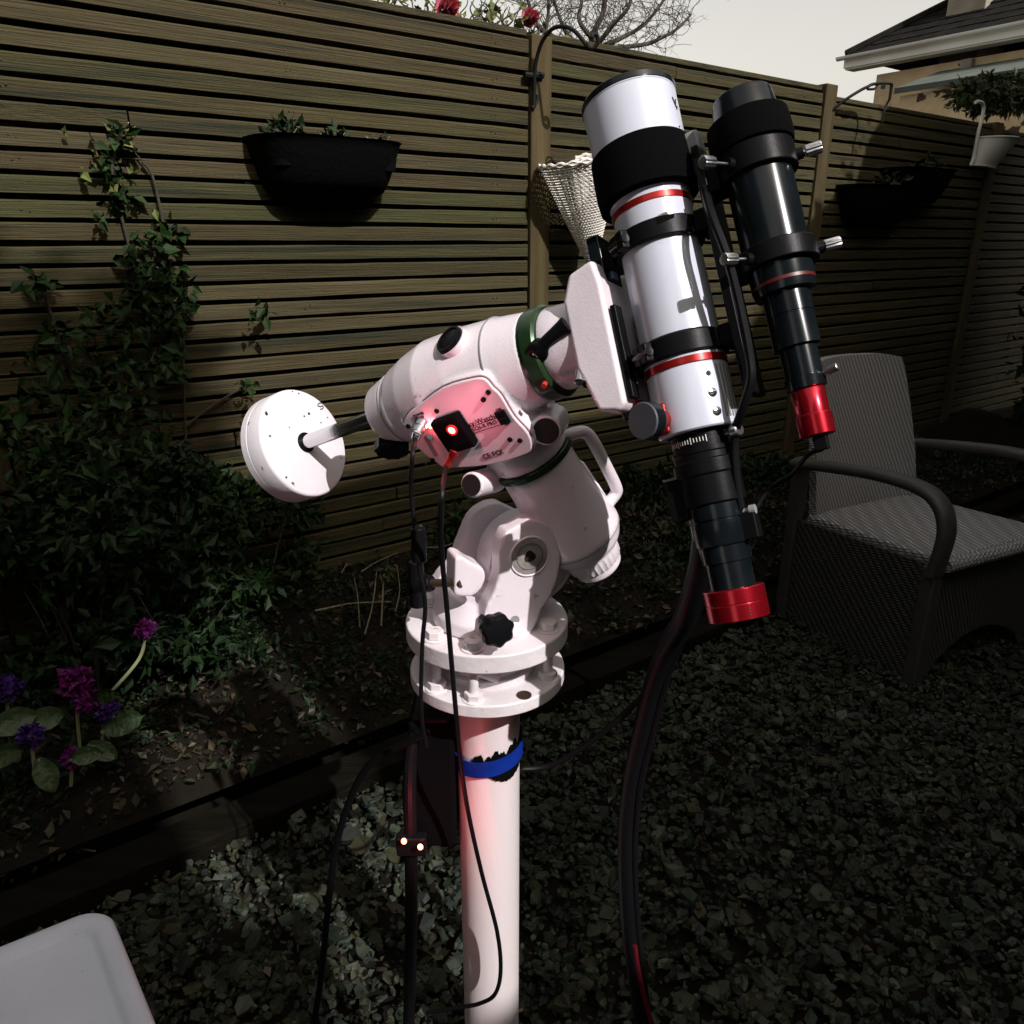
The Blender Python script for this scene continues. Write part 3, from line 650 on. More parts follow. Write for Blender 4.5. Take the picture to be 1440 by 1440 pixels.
for px, py in ((815, 533), (826, 537)):
    b = B(); b.lathe(P(px, py, .775), (q_-r*.4).normalized(), [(-.01, .0052), (.004, .0052), (.0055, .0035)], 18); b.build('saddle_bolt', steel if px < 820 else black, mount)
# --- polar axis
b = B(); b.lathe(D, -r, [(.1125, .0515), (.1135, .0522), (.121, .0522), (.122, .051)], 80); b.build('polar_ring', green, mount)
b = B(); b.lathe(D, -r, [(.122, .046), (.126, .0475), (.16, .0485), (.20, .0515), (.236, .056), (.243, .0568), (.247, .0555), (.262, .050), (.270, .044)], 64)
# saddle-shaped motor housing on the far side that carries the grip
b.prism([P(x, y, .99) for x, y in ((806, 640), (822, 650), (855, 700), (872, 738), (866, 752), (800, 752), (790, 690))], cv(.0, 0, -.045)*1)
ra = b.build('polar_axis_body', white, mount, remesh=.0019)
b = B(); b.ring(D, -r, .2465, .2478, .045, .0562, 80); b.build('seam', greyp, mount)
b = B(); b.lathe(D, -r, [(.262, .043), (.272, .0405), (.275, .0395)], 64)
b.lathe(D, -r, [(.275, .0385), (.292, .0365), (.294, .035)], 90, star=(30, .018)); b.lathe(D, -r, [(.294, .0335), (.304, .0325), (.307, .030)], 64)
b.build('polar_scope_cap', white, mount, bevel=.0006)
b = B(); b.lathe(P(845, 764, .99), cv(.2, -.1, .97).normalized(), [(-.004, .0022), (.001, .002)], 12); b.build('screw', black, mount)
gp = [P(796, 618, .935), P(800, 612, .930), P(822, 608, .940), P(836, 624, .95), P(852, 655, .975), P(866, 684, .995), P(866, 694, 1.0), P(857, 706, 1.0), P(848, 722, 1.0)]
b = B()
b.tube(gp, .0078, 16); b.build('carry_handle', white, mount)
b = B(); b.lathe(P(797, 636, .93), cv(-.2, .1, .97).normalized(), [(-.004, .0032), (.0015, .003)], 14); b.build('screw', black, mount)
b = B(); b.lathe(P(748, 693, .925), cv(-.2, .1, .97).normalized(), [(-.004, .0026), (.0012, .0024)], 14); b.build('screw', alu, mount)
# --- latitude bracket
h = V((-r.x, -r.y, 0)).normalized(); h = V((-h.y, h.x, 0))
if h.y > 0: h = -h
MP = V((PX, PY-.01, 0)); FO = MP+h*.057
fr = [(815, 122), (880, 132), (930, 160), (965, 200), (988, 260), (993, 330), (985, 420), (965, 490), (930, 570), (880, 640), (866, 690), (800, 800), (700, 805), (600, 775), (560, 720), (566, 660), (585, 600), (615, 545), (640, 470), (650, 390), (648, 320), (660, 255), (690, 195), (740, 148)]
def c4(X, Y, o_): return PP(540+X/4, 700+Y/4, o_, h)
def closed(p, n=4): return smooth_path(p[-2:]+p+p[:2], n)[2*n:-3*n]
fpts = closed([c4(x, y, FO) for x, y in fr])
bk = [(650, 30), (560, 55), (490, 120), (430, 260), (385, 370), (335, 420), (300, 470), (275, 520), (312, 640), (345, 720), (520, 760), (760, 700), (900, 560), (960, 330), (900, 150), (780, 60)]
bpts = closed([c4(x, y, MP-h*.045) for x, y in bk])
b = B(); b.prism(fpts, -h*.028); b.prism(bpts, -h*.024)
b.lathe(V((PX, PY, 0)), UP, [(ZT+.0128, .072), (ZT+.030, .071), (ZT+.040, .062), (ZT+.052, .05)], 64)
# sloped web joining the cheeks at the base, and tongue for the altitude bolt
mid = [c4(x, y, FO-h*.02) for x, y in ((600, 560), (560, 740), (800, 790), (900, 600), (760, 520))]; b.prism(mid, -h*.09)
brk = b.build('latitude_bracket', white, mount, remesh=.0021)
b = B(); tg = [c4(x, y, FO-h*.012) for x, y in ((400, 345), (440, 332), (500, 370), (560, 400), (570, 470), (520, 545), (450, 560), (395, 540), (392, 430))]; b.prism(closed(tg), -h*.035); lug = b.build('bolt_lug', white, mount, remesh=.0016); lug.modifiers['soft'].iterations = 22
# rounded inner casting of the polar axis between the cheeks
pv = c4(800, 330, MP)
b = B(); b.lathe(pv-h*.030, h, [(0, .052), (.004, .056), (.050, .056), (.054, .052)], 64); b.lathe(pv-h*.024, h, [(0, .06), (.046, .06)], 64); b.build('latitude_pivot', white, mount, bevel=.002)
# raised rim and dial
b = B(); rim = []
dc = c4(818, 328, FO)
b.ring(dc, h, -.001, .0022, .0240, .0262, 64); b.build('dial_rim', white, mount, bevel=.0008)
b = B(); b.lathe(dc, h, [(-.002, .0238), (.001, .0238), (.0015, .0225)], 64); dial = b.build('altitude_dial', dialm, mount)
b = B(); b.lathe(dc+h*.0008, h, [(0, .0075), (.001, .0075)], 12, star=(3, .12)); b.build('dial_socket', M('socket_black', (.01, .007, .006), .7), dial)
b = B(); b.ring(dc+h*.0011, h, 0, .0010, .0165, .0172, 48); b.build('dial_line', M('dial_ink', (.1, .09, .08), .6), dial)
# altitude bolt with its black T-knob
a0 = P(650, 820, .93); a1 = P(604, 820, .955); ad = (a1-a0).normalized()
b = B(); b.cyl(a0+ad*.001, a1, .0052, seg=20); b.build('altitude_bolt', brass, mount)
b = B(); kc = P(586, 822, .965); b.tube([kc+UP*.032, kc+UP*.018, kc, kc-UP*.018, kc-UP*.030], lambda t: .0105-.003*abs(t-.5), 16); b.cyl(a1-ad*.004, kc, .010, .013); b.build('altitude_knob', black, mount, remesh=.0015)
b = B(); b.cyl(P(588, 790, .985), P(590, 742, 1.0), .0105, .0095); b.cyl(P(590, 742, 1.0), P(590, 738, 1.0), .008, .007); b.build('rear_altitude_bolt', black, mount)
# azimuth knob
kc = P(699, 886, .905); kd = (h*.9+V((0, 0, .15))).normalized()
b = B(); b.lathe(kc, kd, [(-.012, .012), (-.008, .019), (.004, .0195), (.008, .016), (.009, .010)], 64, star=(7, .07)); b.cyl(kc-kd*.05, kc-kd*.008, .006); b.build('azimuth_knob', black, mount, bevel=.001)
b = B(); c = c4(556, 682, FO-h*.012); b.cyl(c-h*.03, c+h*.002, .0062); b.build('azimuth_bolt', brass, mount)
b = B(); c = c4(735, 688, FO); b.lathe(c+h*.0005, h, [(-.004, .0062), (.0006, .0062)], 20); b.build('bolt_recess', greyp, mount)
# --- saddle
SX = d; Cc = CW(.1566, .203, -.759); s_ = cv(-.19, .976, -.076); s_ = (s_-d*s_.dot(d)).normalized(); n_ = d.cross(s_).normalized()
if n_.dot(CAM-Cc) < 0: n_ = -n_
SC = PP(850, 462, W+d*.472, (q_*.2+n_).normalized()); tS = (SC-W).dot(d)
def L(t, a, nn): return W + d*t + s_*a + n_*nn + offs
axo = Cc-d*((Cc-W).dot(d)); offs = axo-W                      # axis line of the tube, moved back to t = 0
b = B(); sp = [L(.449, .054, .040), L(.478, .060, .040), L(.482, .034, .040), L(.482, -.088, .040), L(.474, -.094, .040), L(.452, -.088, .040), L(.444, -.060, .040), L(.438, -.040, .040), L(.438, .030, .040)]
b.prism(sp, -n_*.082); sad = b.build('saddle', white, mount, bevel=.005, seg=3)
b = B(); b.prism([L(.484, .010, .036), L(.4905, .010, .036), L(.4905, -.084, .036), L(.484, -.084, .036)], -n_*.016); b.prism([L(.484, .010, -.020), L(.4905, .010, -.020), L(.4905, -.084, -.020), L(.484, -.084, -.020)], -n_*.016); b.build('saddle_jaw', black, mount, bevel=.0015)
b = B(); b.lathe(L(.462, .052, .02), s_, [(0, .004), (.010, .0035), (.012, .002)], 14); b.build('saddle_screw', white, mount)
# --- counterweight shaft
b = B(); b.lathe(W, d, [(-.03, .0098), (.142, .0098)], 40); b.lathe(W, d, [(-.034, .0088), (-.03, .0098)], 40); b.build('counterweight_shaft', steel, mount)
# ================================================================== COUNTERWEIGHT
R_w = .0745
cw = thing('counterweight', 'round white scuffed counterweight on the steel shaft', 'counterweight', W-d*.02)
b = B(); b.lathe(W, d, [(-.0425, R_w-.004), (-.041, R_w-.0015), (-.039, R_w), (-.0285, R_w), (-.028, R_w-.0006), (-.0272, R_w-.0006), (-.0267, R_w), (-.0035, R_w), (-.0012, R_w-.0012), (0, R_w-.0035), (.0001, .0135), (-.006, .0132), (-.006, .0099), (-.040, .0099), (-.0425, .0125)], 128)
b.build('disc', wcw, cw)
b = B(); b.ring(W, d, -.004, .0018, .0100, .0138, 48); b.build('bore_ring', black, cw)
# directions across the face that shape the paint chips
dn = (-UP+d*UP.dot(d)).normalized(); dn = (dn*.985 + d.cross(dn)*.0).normalized()
def face(X, Y, hgt): return PP(300+X/4.5, 500+Y/4.5, W+d*hgt, d)
f0 = (face(600, 590, .0004)+face(622, 590, .0004))/2; f1 = face(650, 858, .0004); fdir = (f1-f0).normalized(); fw = d.cross(fdir)
rc = random.Random(5)
for X, Y, sz in ((605, 368, .0016), (575, 385, .0012), (680, 425, .0012), (722, 392, .001), (480, 455, .0011), (335, 365, .0022), (358, 510, .0013), (462, 770, .0018), (540, 240, .0012), (500, 228, .0010), (808, 648, .0009)):
    c = face(X, Y, .0003); b = B(); b.prism([c+(fdir*math.cos(k*1.05)+fw*math.sin(k*1.05))*sz*rc.uniform(.7, 1.5) for k in range(6)], d*.0004); b.build('paint_chip', M('chip_dark', (.03, .025, .025), .7) if X == 605 else bpy.data.materials['chip_dark'], cw)
b = B(); b.tube([face(x, y, .0004) for x, y in ((690, 300), (668, 302), (662, 318), (680, 322), (692, 318), (694, 334), (676, 340))], .0007, 6, n=4); b.build('number_mark', bpy.data.materials['chip_dark'], cw)
# ================================================================== MAIN TELESCOPE
def A1(a, k=.945): return a*k if a > 0 else a
def AQ(p, k=.945): return [(A1(a, k), r_) for a, r_ in p]
def TL(a, t=0, nn=0): return Cc + s_*A1(a) + d*t + n_*nn          # along the tube, towards the guide scope, towards the camera
scope = thing('refractor_telescope', 'white refractor telescope tube with red rings clamped on the mount saddle', 'telescope', TL(0, -.06))
b = B(); b.lathe(Cc, s_, AQ([(-.0365, .0385), (.05, .0385), (.088, .0385), (.098, .0392), (.1095, .0392)]), 96); b.build('tube', white2, scope)
b = B(); b.lathe(Cc, s_, AQ([(.1085, .0392), (.110, .0400), (.1180, .0420), (.118, .0445), (.121, .0455), (.165, .0460), (.2175, .0462), (.2180, .0468), (.2245, .0468), (.2250, .0455), (.2205, .0430), (.2200, .030)]), 112)
ds = b.build('dew_shield', white2, scope, bevel=.0005)
b = B(); b.ring(Cc, s_, A1(.2188), A1(.2262), .0440, .0474, 96); b.build('shield_rim', blacka, ds, bevel=.001)
b = B(); b.ring(Cc, s_, A1(.0965), A1(.1035), .0378, .0400, 112); b.build('red_ring', redb, scope, bevel=.0006)
b = B(); b.ring(Cc, s_, A1(-.0685), A1(-.0615), .0378, .0402, 112); b.build('red_ring', redb, scope, bevel=.0006)
b = B(); b.ring(Cc, s_, A1(-.0618), A1(-.0590), .037, .0396, 96); b.build('white_ring', white2, scope)
for a0, a1 in ((.0565, .0765), (-.0585, -.0385)):
    b = B(); b.ring(Cc, s_, A1(a0), A1(a1), .0386, .0440, 96)
    cr = b.build('clamp_ring', black, scope, bevel=.0015)
    dirk = (n_*.83-d*.56).normalized(); tg = s_.cross(dirk)
    b = B(); cc_ = TL((a0+a1)/2)+dirk*.0455; b.box(cc_+tg*.006, .011, a1-a0-.001, .010, tg, s_, dirk); b.box(cc_-tg*.006, .011, a1-a0-.001, .008, tg, s_, dirk); b.build('clamp_lug', black, cr, bevel=.002)
    b = B(); b.lathe(cc_+dirk*.001-tg*.013, tg, [(0, .0042), (.026, .0042)], 20); b.build('clamp_screw', blacka, cr)
    b = B(); b.box(TL((a0+a1)/2, -.0480), .010, a1-a0, .034, d, s_, n_); b.build('clamp_foot', black, cr, bevel=.001)
    b = B(); b.box(TL((a0+a1)/2, .0490), .012, a1-a0, .034, d, s_, n_); b.build('clamp_top', black, cr, bevel=.001)
b = B(); b.box(TL(-.005, -.0600), .014, .190, .040, d, s_, n_); b.build('dovetail_bar', blacka, scope, bevel=.002)
b = B(); b.box(TL(-.092, -.0545), .012, .020, .030, d, s_, n_); b.build('dovetail_stop', redb, scope, bevel=.002)
b = B(); b.box(TL(.058, -.0525), .004, .018, .012, d, s_, n_); b.build('foot_label', M('pale_blue_label', (.35, .45, .6), .5), scope)
b = B(); b.box(TL(.004, .0590), .009, .225, .044, d, s_, n_); b.build('top_plate', black, scope, bevel=.0015)
# focuser
b = B(); b.lathe(Cc, s_, AQ([(-.130, .0375), (-.1285, .0392), (-.071, .0392), (-.0685, .0386)]), 96); foc = b.build('focuser_body', white2, scope, bevel=.0004)
b = B()
for k in range(5):
    th = R(-8+k*7); dr = (n_*math.cos(th+1.22)+d*math.sin(th+1.22)).normalized(); b.box(TL(-.098)+dr*.0392, .0022, .050, .0016, s_.cross(dr), s_, dr)
b.build('focuser_ribs', greyp, foc)
def onfoc(px, py): 
    D0 = ray(px, py); oc = CAM-Cc; A = D0-s_*D0.dot(s_); Bq = oc-s_*oc.dot(s_); aa = A.dot(A); bb = 2*A.dot(Bq); c0 = Bq.dot(Bq)-.0392**2
    t = (-bb-math.sqrt(max(bb*bb-4*aa*c0, 0)))/(2*aa); p = CAM+D0*t; v = p-Cc; return p, (v-s_*v.dot(s_)).normalized()
for X, Y in ((692, 314), (714, 404), (672, 222)):
    p, nr = onfoc(800+X/3.43, 460+Y/3.43)
    if Y > 300:
        b = B(); b.lathe(p, nr, [(-.003, .0042), (.0008, .0042), (.0012, .003)], 20); so = b.build('focuser_screw', steel, foc)
        b = B(); b.box(p+nr*.0012, .0012, .0070, .0006, s_, nr.cross(s_), nr); b.build('screw_slot', black, so)
    else:
        b = B(); b.lathe(p, nr, [(-.003, .0024), (.0004, .0024)], 16); b.build('screw_hole', black, foc)
# focus knob: dark grey disc on a stub facing the camera
kc = P(903, 592, .705); ka = (n_*.93-d*.30).normalized()
b = B(); b.lathe(kc, ka, [(-.022, .010), (-.016, .010), (-.0155, .0155), (-.014, .0172), (-.001, .0172), (.0, .0165)], 64); kn = b.build('focus_knob', darkgrey, scope, bevel=.0006)
b = B(); b.ring(kc, ka, -.013, -.002, .0170, .0176, 60); b.build('knob_grip', blacka, kn)
b = B(); pend = TL(-.112)-d*.02+n_*.02; b.cyl(kc-ka*.02, pend, .008, .010); b.box(TL(-.112)-d*.030+n_*.020, .030, .030, .036, d, s_, n_); b.build('focus_pinion', redb, foc, bevel=.003)
# drawtube with scale, silver lock screw
b = B(); b.lathe(Cc, s_, AQ([(-.152, .0285), (-.150, .0300), (-.146, .0300), (-.1455, .0280), (-.131, .0280), (-.1295, .034)]), 80); dt = b.build('drawtube', black, scope)
for k in range(16):
    th = R(-62+k*6); dr = (n_*math.cos(th)+d*math.sin(th)).normalized(); b = B(); b.box(TL(-.1385)+dr*.0281, .0007, .0065 if k % 5 == 0 else .0042, .0006, s_.cross(dr), s_, dr); b.build('scale_mark', upvc, dt)
b = B(); c = TL(-.138)+(d*.92+n_*.38).normalized()*.030; kd = (d*.92+n_*.38).normalized(); b.lathe(c, kd, [(0, .003), (.008, .003), (.0085, .0062), (.016, .0062), (.017, .005)], 24); b.build('lock_screw', alu, scope)
# the dark lettering at the far side of the dew shield
def onsh(px, py, rad=.0462):
    D0 = ray(px, py); oc = CAM-Cc; A = D0-s_*D0.dot(s_); Bq = oc-s_*oc.dot(s_); aa = A.dot(A); bb = 2*A.dot(Bq); c0 = Bq.dot(Bq)-rad**2
    t = (-bb-math.sqrt(max(bb*bb-4*aa*c0, 0)))/(2*aa); p = CAM+D0*t; v = p-Cc; return p, (v-s_*v.dot(s_)).normalized()
for ch, X, Y, sz in (('V', 578, 222, .012), ('v', 586, 242, .009), ('.', 598, 322, .012)):
    p, nr = onsh(780+X/3.43, 80+Y/3.43); text('lettering', ch, sz, p+nr*.0004, s_.cross(nr)*1.0, s_, inkm, ds)
# ================================================================== dew heater strap on the shield
def strap(name, axis0, ax, a0, a1, rad, label, blk=None):
    t = thing(name, label, 'dew heater', axis0+ax*a0, 'black dew heater bands')
    b = B(); b.lathe(axis0, ax, [(a0, rad-.003), (a0+.0015, rad), (a0+(a1-a0)*.3, rad+.0012), (a0+(a1-a0)*.7, rad+.0008), (a1-.0015, rad), (a1, rad-.003)], 112); b.build('band', blackd, t)
    return t
st = strap('dew_heater_band', Cc, s_, A1(.1105), A1(.1655), .0490, 'wide black dew heater band wrapped round the white dew shield')
p = P(976, 205, .745)
b = B(); b.box(p, .016, .022, .020, d, s_, n_); b.build('controller', greyp, st, bevel=.003)
b = B(); b.box(p-s_*.022+d*.002, .014, .018, .016, d, s_, n_); b.build('plug', darkgrey, st, bevel=.003)
# ================================================================== IMAGING TRAIN and red camera
cam_t = thing('astronomy_camera', 'red cylindrical astronomy camera on a black adapter train under the focuser', 'camera', TL(-.308))
b = B(); b.lathe(Cc, s_, AQ([(-.2000, .0285), (-.199, .0300), (-.172, .0300), (-.171, .0315), (-.158, .0315), (-.157, .0295), (-.151, .0295)]), 80); b.build('rotator', black, cam_t, bevel=.0008)
b = B(); b.lathe(Cc, s_, AQ([(-.2395, .0262), (-.238, .0272), (-.216, .0272), (-.2155, .0255), (-.2145, .0255), (-.214, .0272), (-.2005, .0272), (-.2000, .0265)]), 80); b.build('filter_holder', blacka, cam_t)
b = B(); b.lathe(Cc, s_, AQ([(-.281, .0205), (-.2805, .0215), (-.256, .0215), (-.2555, .0235), (-.240, .0240), (-.239, .022)]), 72); b.build('spacer', blacka, cam_t)
b = B(); b.lathe(Cc, s_, AQ([(-.3110, .0270), (-.3100, .0288), (-.2955, .0288), (-.2952, .0285), (-.2946, .0285), (-.2943, .0288), (-.2815, .0288), (-.2808, .0280), (-.2806, .0215)]), 96); cb = b.build('camera_body', reda, cam_t, bevel=.0005)
b = B()
for k in range(6): b.lathe(Cc+(n_*.6+d*.5).normalized()*.0284+s_*(-.309+.003*k)*1, (n_*.6+d*.5), [(0, .0009), (.0005, .0007)], 8)
b.build('camera_screws', steel, cb)
# off-axis guider box hanging on the left flank of the train, with a silver edge
b = B(); b.box(TL(-.190, -.030, .004), .018, .040, .030, d, s_, n_); ob = b.build('guider_box', black, cam_t, bevel=.002)
b = B(); b.box(TL(-.1685, -.030, .0095), .019, .0022, .020, d, s_, n_); b.build('silver_edge', alu, ob)
b = B(); b.lathe(TL(-.212, .027, .008), d, [(0, .0025), (.006, .0025), (.0065, .0045), (.012, .0045)], 18); b.build('train_screw', greyp, cam_t)
b = B(); b.box(TL(-.226, .030, .004), .016, .026, .016, d, s_, n_); b.build('focus_motor', black, cam_t, bevel=.002)
# ================================================================== GUIDE SCOPE
C2 = CW(.242, .224, -.703)
def GL(a, t=0, nn=0): return C2 + s_*A1(a, .96) + d*t + n_*nn
gs = thing('guide_scope', 'slim black guide scope riding in thumbscrew rings beside the white tube', 'guide scope', GL(0, -.035))
b = B(); b.lathe(C2, s_, AQ([(.015, .0295), (.110, .0295), (.1105, .0300), (.135, .0310), (.1645, .0272), (.1650, .0262), (.160, .0245)], .96), 96); b.build('tube', blacka, gs, bevel=.0004)
b = B(); b.lathe(C2, s_, AQ([(.1435, .0272), (.1640, .0276), (.1665, .0270), (.1668, .0245)], .96), 96); b.build('lens_cap', blacka, gs, bevel=.0005)
b = B(); b.lathe(C2, s_, AQ([(-.0285, .0225), (-.0280, .0265), (-.020, .0278), (-.004, .0285), (.0, .0290), (.015, .0292)], .96), 96); b.build('focus_collar', blacka, gs)
b = B(); b.ring(C2, s_, A1(-.0210, .96), A1(-.0180, .96), .0262, .0281, 96); b.build('red_line', M('deep_red', (.10, .006, .006), .4), gs)
b = B(); b.lathe(C2, s_, AQ([(-.0790, .0185), (-.0780, .0205), (-.050, .0205), (-.0495, .0198), (-.0485, .0198), (-.048, .0205), (-.028, .0205)], .96), 80); b.build('drawtube', blacka, gs)
b = B(); b.lathe(C2, s_, AQ([(-.1165, .0150), (-.1160, .0172), (-.106, .0178), (-.1055, .0162), (-.079, .0165)], .96), 72); b.build('eyepiece_holder', blacka, gs)
b = B(); kd = (d*.95+n_*.2+s_*.15).normalized(); c = GL(-.110)+kd*.0165; b.lathe(c, kd, [(0, .002), (.005, .002), (.0052, .0035), (.014, .0035), (.0145, .0028)], 20); b.build('holder_screw', alu, gs)
for a0, a1, lab in ((.086, .1105, 0), (-.004, .0155, 1)):
    b = B(); b.ring(C2, s_, A1(a0, .96), A1(a1, .96), .0297, .0352, 96); gr = b.build('guide_ring', black, gs, bevel=.0015)
    am = (a0+a1)/2
    for ang in (-32, 62 if False else 205, 86):
        pass
    for kx, ky in (((1145, 213), (1000, 243)) if lab == 0 else ((1170, 340), (1027, 370))):
        tgt = P(kx, ky, .695 if kx > 1100 else .675); kd = tgt-GL(am); kd = (kd-s_*kd.dot(s_)*.7).normalized()
        b = B(); c0 = GL(am)+kd*.030; b.lathe(c0, kd, [(0, .0058), (.0105, .0052)], 20); b.build('ring_boss', black, gr)
        ln = (tgt-c0).length
        b = B(); b.lathe(c0, kd, [(.008, .0017), (ln-.006, .0017)], 14); b.lathe(c0, kd, [(ln-.0075, .003), (ln-.007, .0050), (ln-.0055, .0053), (ln+.0055, .0053), (ln+.0065, .0050), (ln+.0068, .0034)], 48, star=(12, .06)); b.build('thumbscrew', alu, gr)
    b = B(); b.box(GL(am, -.036), .020, a1-a0-.002, .030, d, s_, n_); b.build('ring_foot', black, gr, bevel=.001)
b = B(); b.box(GL(.052, -.0475), .007, .165, .030, d, s_, n_); b.build('guide_bar', black, gs, bevel=.001)
g2 = strap('dew_heater_band', C2, s_, A1(.1105, .96), A1(.1435, .96), .0365, 'black dew heater band round the top of the slim guide scope')
gc = thing('guide_camera', 'small red guide camera plugged into the lower end of the black guide scope', 'camera', GL(-.16))
b = B(); b.lathe(C2, s_, AQ([(-.1600, .0140), (-.1590, .0158), (-.1405, .0158), (-.1400, .0148), (-.1175, .0148), (-.1165, .0142)], .96), 80); gb = b.build('camera_body', reda, gc, bevel=.0004)
b = B(); b.box(GL(-.166, .002, .002), .012, .014, .009, d, s_, n_); b.build('usb_plug', black, gc, bevel=.001)
b = B(); b.lathe(GL(-.1605, -.004, .008), -s_, [(0, .002), (.001, .0018)], 12); b.build('body_screw', steel, gb)
# ================================================================== POWER BOX, STRAP, CABLES
pb = thing('power_box', 'tall matt black power box strapped to the side of the white pole', 'power supply', (-.075, .945, .40))
bx = PP(618, 1090, V((0, PY-.03, 0)), V((0, -1, 0))); 
b = B(); b.box(V((-.033-.0437-.032, .920, .545)), .060, .085, .205); bxo = b.build('case', blackd, pb, bevel=.006)
b = B(); b.box(V((-.033-.0437-.032, .915, .649)), .050, .070, .010); b.build('lid', black, pb, bevel=.003)
sp_ = thing('velcro_strap', 'blue velcro strap round the white pole and black box, its black lining frayed', 'strap', (PX, PY, .56))
def loop(z, g, n=72):
    pts = []; c1 = V((PX, PY, 0)); r1 = .0437+g
    for k in range(n):
        th = 2.6-5.9*k/(n-1); pts.append(V((PX+r1*math.cos(th), PY+r1*math.sin(th), z)))
    return pts
def band(z0, z1, g, th, seedv=None, rag=0):
    rr = random.Random(seedv or 1); p0 = loop(0, g); p1 = loop(0, g+th); n = len(p0); vs = []; f = []
    lo = [z0+rr.uniform(-rag, rag) for _ in range(n)]; hi = [z1+rr.uniform(-rag, rag) for _ in range(n)]
    tilt = lambda p: (p.x-PX)*.18
    for i in range(n):
        for q, zz in ((p0[i], lo[i]), (p1[i], lo[i]), (p1[i], hi[i]), (p0[i], hi[i])): vs.append(V((q.x, q.y, zz+tilt(q))))
    for i in range(n):
        j = (i+1) % n
        for k in range(4): a = i*4+k; b_ = i*4+(k+1) % 4; c_ = j*4+(k+1) % 4; d_ = j*4+k; f.append((a, b_, c_, d_))
    return vs, f
ZS = .578
b = B(); b.add(*band(ZS-.012, ZS+.012, .0032, .0016)); b.build('webbing', blue, sp_, sm=50)
# frayed black lining that sticks out above and below the webbing on the right part of the pole
rr = random.Random(9); vs = []; f = []; n = 90
for i in range(n):
    t = i/(n-1); th = R(-118+t*128); r1 = .0437+.0012
    upz = .012+(.007+.004*math.sin(t*23)+.003*math.sin(t*61)+rr.uniform(-.002, .002))*(1 if t < .55 else (1.1+1.6*(t-.55)))*min(1, t*14)
    lowz = -.008-(0 if t < .18 else .020*math.sin(PI*min(1, (t-.18)/.7))+rr.uniform(0, .003))
    c = V((PX+r1*math.cos(th), PY+r1*math.sin(th), 0)); dr = V((math.cos(th), math.sin(th), 0)); tl = (c.x-PX)*.18
    for q, zz in ((c, lowz), (c+dr*.0016, lowz), (c+dr*.0016, upz), (c, upz)): vs.append(q+UP*(ZS+zz+tl))
for i in range(n-1):
    for k in range(4): f.append((i*4+k, i*4+(k+1) % 4, (i+1)*4+(k+1) % 4, (i+1)*4+k))
f += [(0, 1, 2, 3), tuple((n-1)*4+k for k in (3, 2, 1, 0))]
b = B(); b.add(vs, f); b.build('lining', blackd, sp_, sm=0)
def cable(name, label, pts, rad, mat=None, cat='cable', group=None, seg=10, org=None):
    b = B(); b.tube(pts, rad, seg); o = b.build(name, mat or rubber, org=pts[-1] if org is None else org); return tag(o, label, cat, group)
# dongle with its red light, plugged on the panel
dg = thing('usb_dongle', 'small black dongle with a glowing red light plugged into the mount panel', 'dongle', PN(478, 715, .004))
b = B(); b.box(PN(476, 716, .008), .038, .044, .013, e1x, e2y, q_); dgc = b.build('case', blackd, dg, bevel=.003)
b = B(); c = PN(465, 702, .0150); b.lathe(c, q_, [(-.001, .0042), (.0008, .0042), (.002, .003)], 20); b.build('led', ledm, dg)
b = B(); b.ring(c, q_, -.001, .0012, .0042, .0066, 24); b.build('led_bezel', redp, dg)
b = B(); c0 = PN(470, 822, .010); c1 = PN(452, 860, .010); b.cyl(PN(480, 790, .010), c0, .0062, .0062); b.build('plug', redb, dg, bevel=.0006)
b = B(); b.cyl(c0, PN(436, 880, .012), .0048, .0038); b.build('strain_relief', redp, dg)
lamp('red_led', PN(465, 702, .045), .055, col=(1, .22, .30))
# silver right-angle power plug
pp = thing('power_plug', 'silver screw-on power plug in the panel socket left of the dongle', 'plug', PN(325, 668, .008))
s0 = PN(325, 668, .006); s1 = PN(300, 712, .020); s2 = PN(288, 745, .022)
b = B(); b.lathe(s0, s1-s0, [(0, .0075), (.008, .0075), (.0085, .0066), (.0165, .0066)], 24); b.build('collar', alu, pp, bevel=.0006)
b = B(); b.cyl(s1, s2, .0058, .0046); b.build('barrel', steel, pp, bevel=.0005)
cable('power_cable', 'thin black cable hanging from the silver plug down past the pier plates', [PN(290, 742, .022), P(580, 640, .835), P(578, 690, .86), P(584, 745, .87), P(590, 800, .875), P(598, 850, .885), P(594, 905, .90), P(592, 985, .915), P(594, 1020, .93), P(600, 1050, .94)], .0026)
ft = P(590, 762, .872)
b = B(); b.cyl(P(588, 742, .868), P(590, 790, .876), .0085); tag(b.build('ferrite_bead', black, org=ft, bevel=.002), 'black ferrite bead clipped on the thin cable left of the bracket', 'ferrite bead')
cable('usb_cable', 'thin black cable curling from the dongle down in front of the white pole', [PN(436, 880, .013), P(622, 690, .80), P(620, 760, .83), P(628, 850, .87), P(634, 920, .895), P(641, 1000, .92), P(648, 1075, .955), P(660, 1150, 1.01), P(678, 1230, 1.05), P(699, 1310, 1.09), P(704, 1365, 1.115), P(696, 1398, 1.13), P(675, 1411, 1.15), P(650, 1416, 1.165), P(600, 1424, 1.19)], .0030)
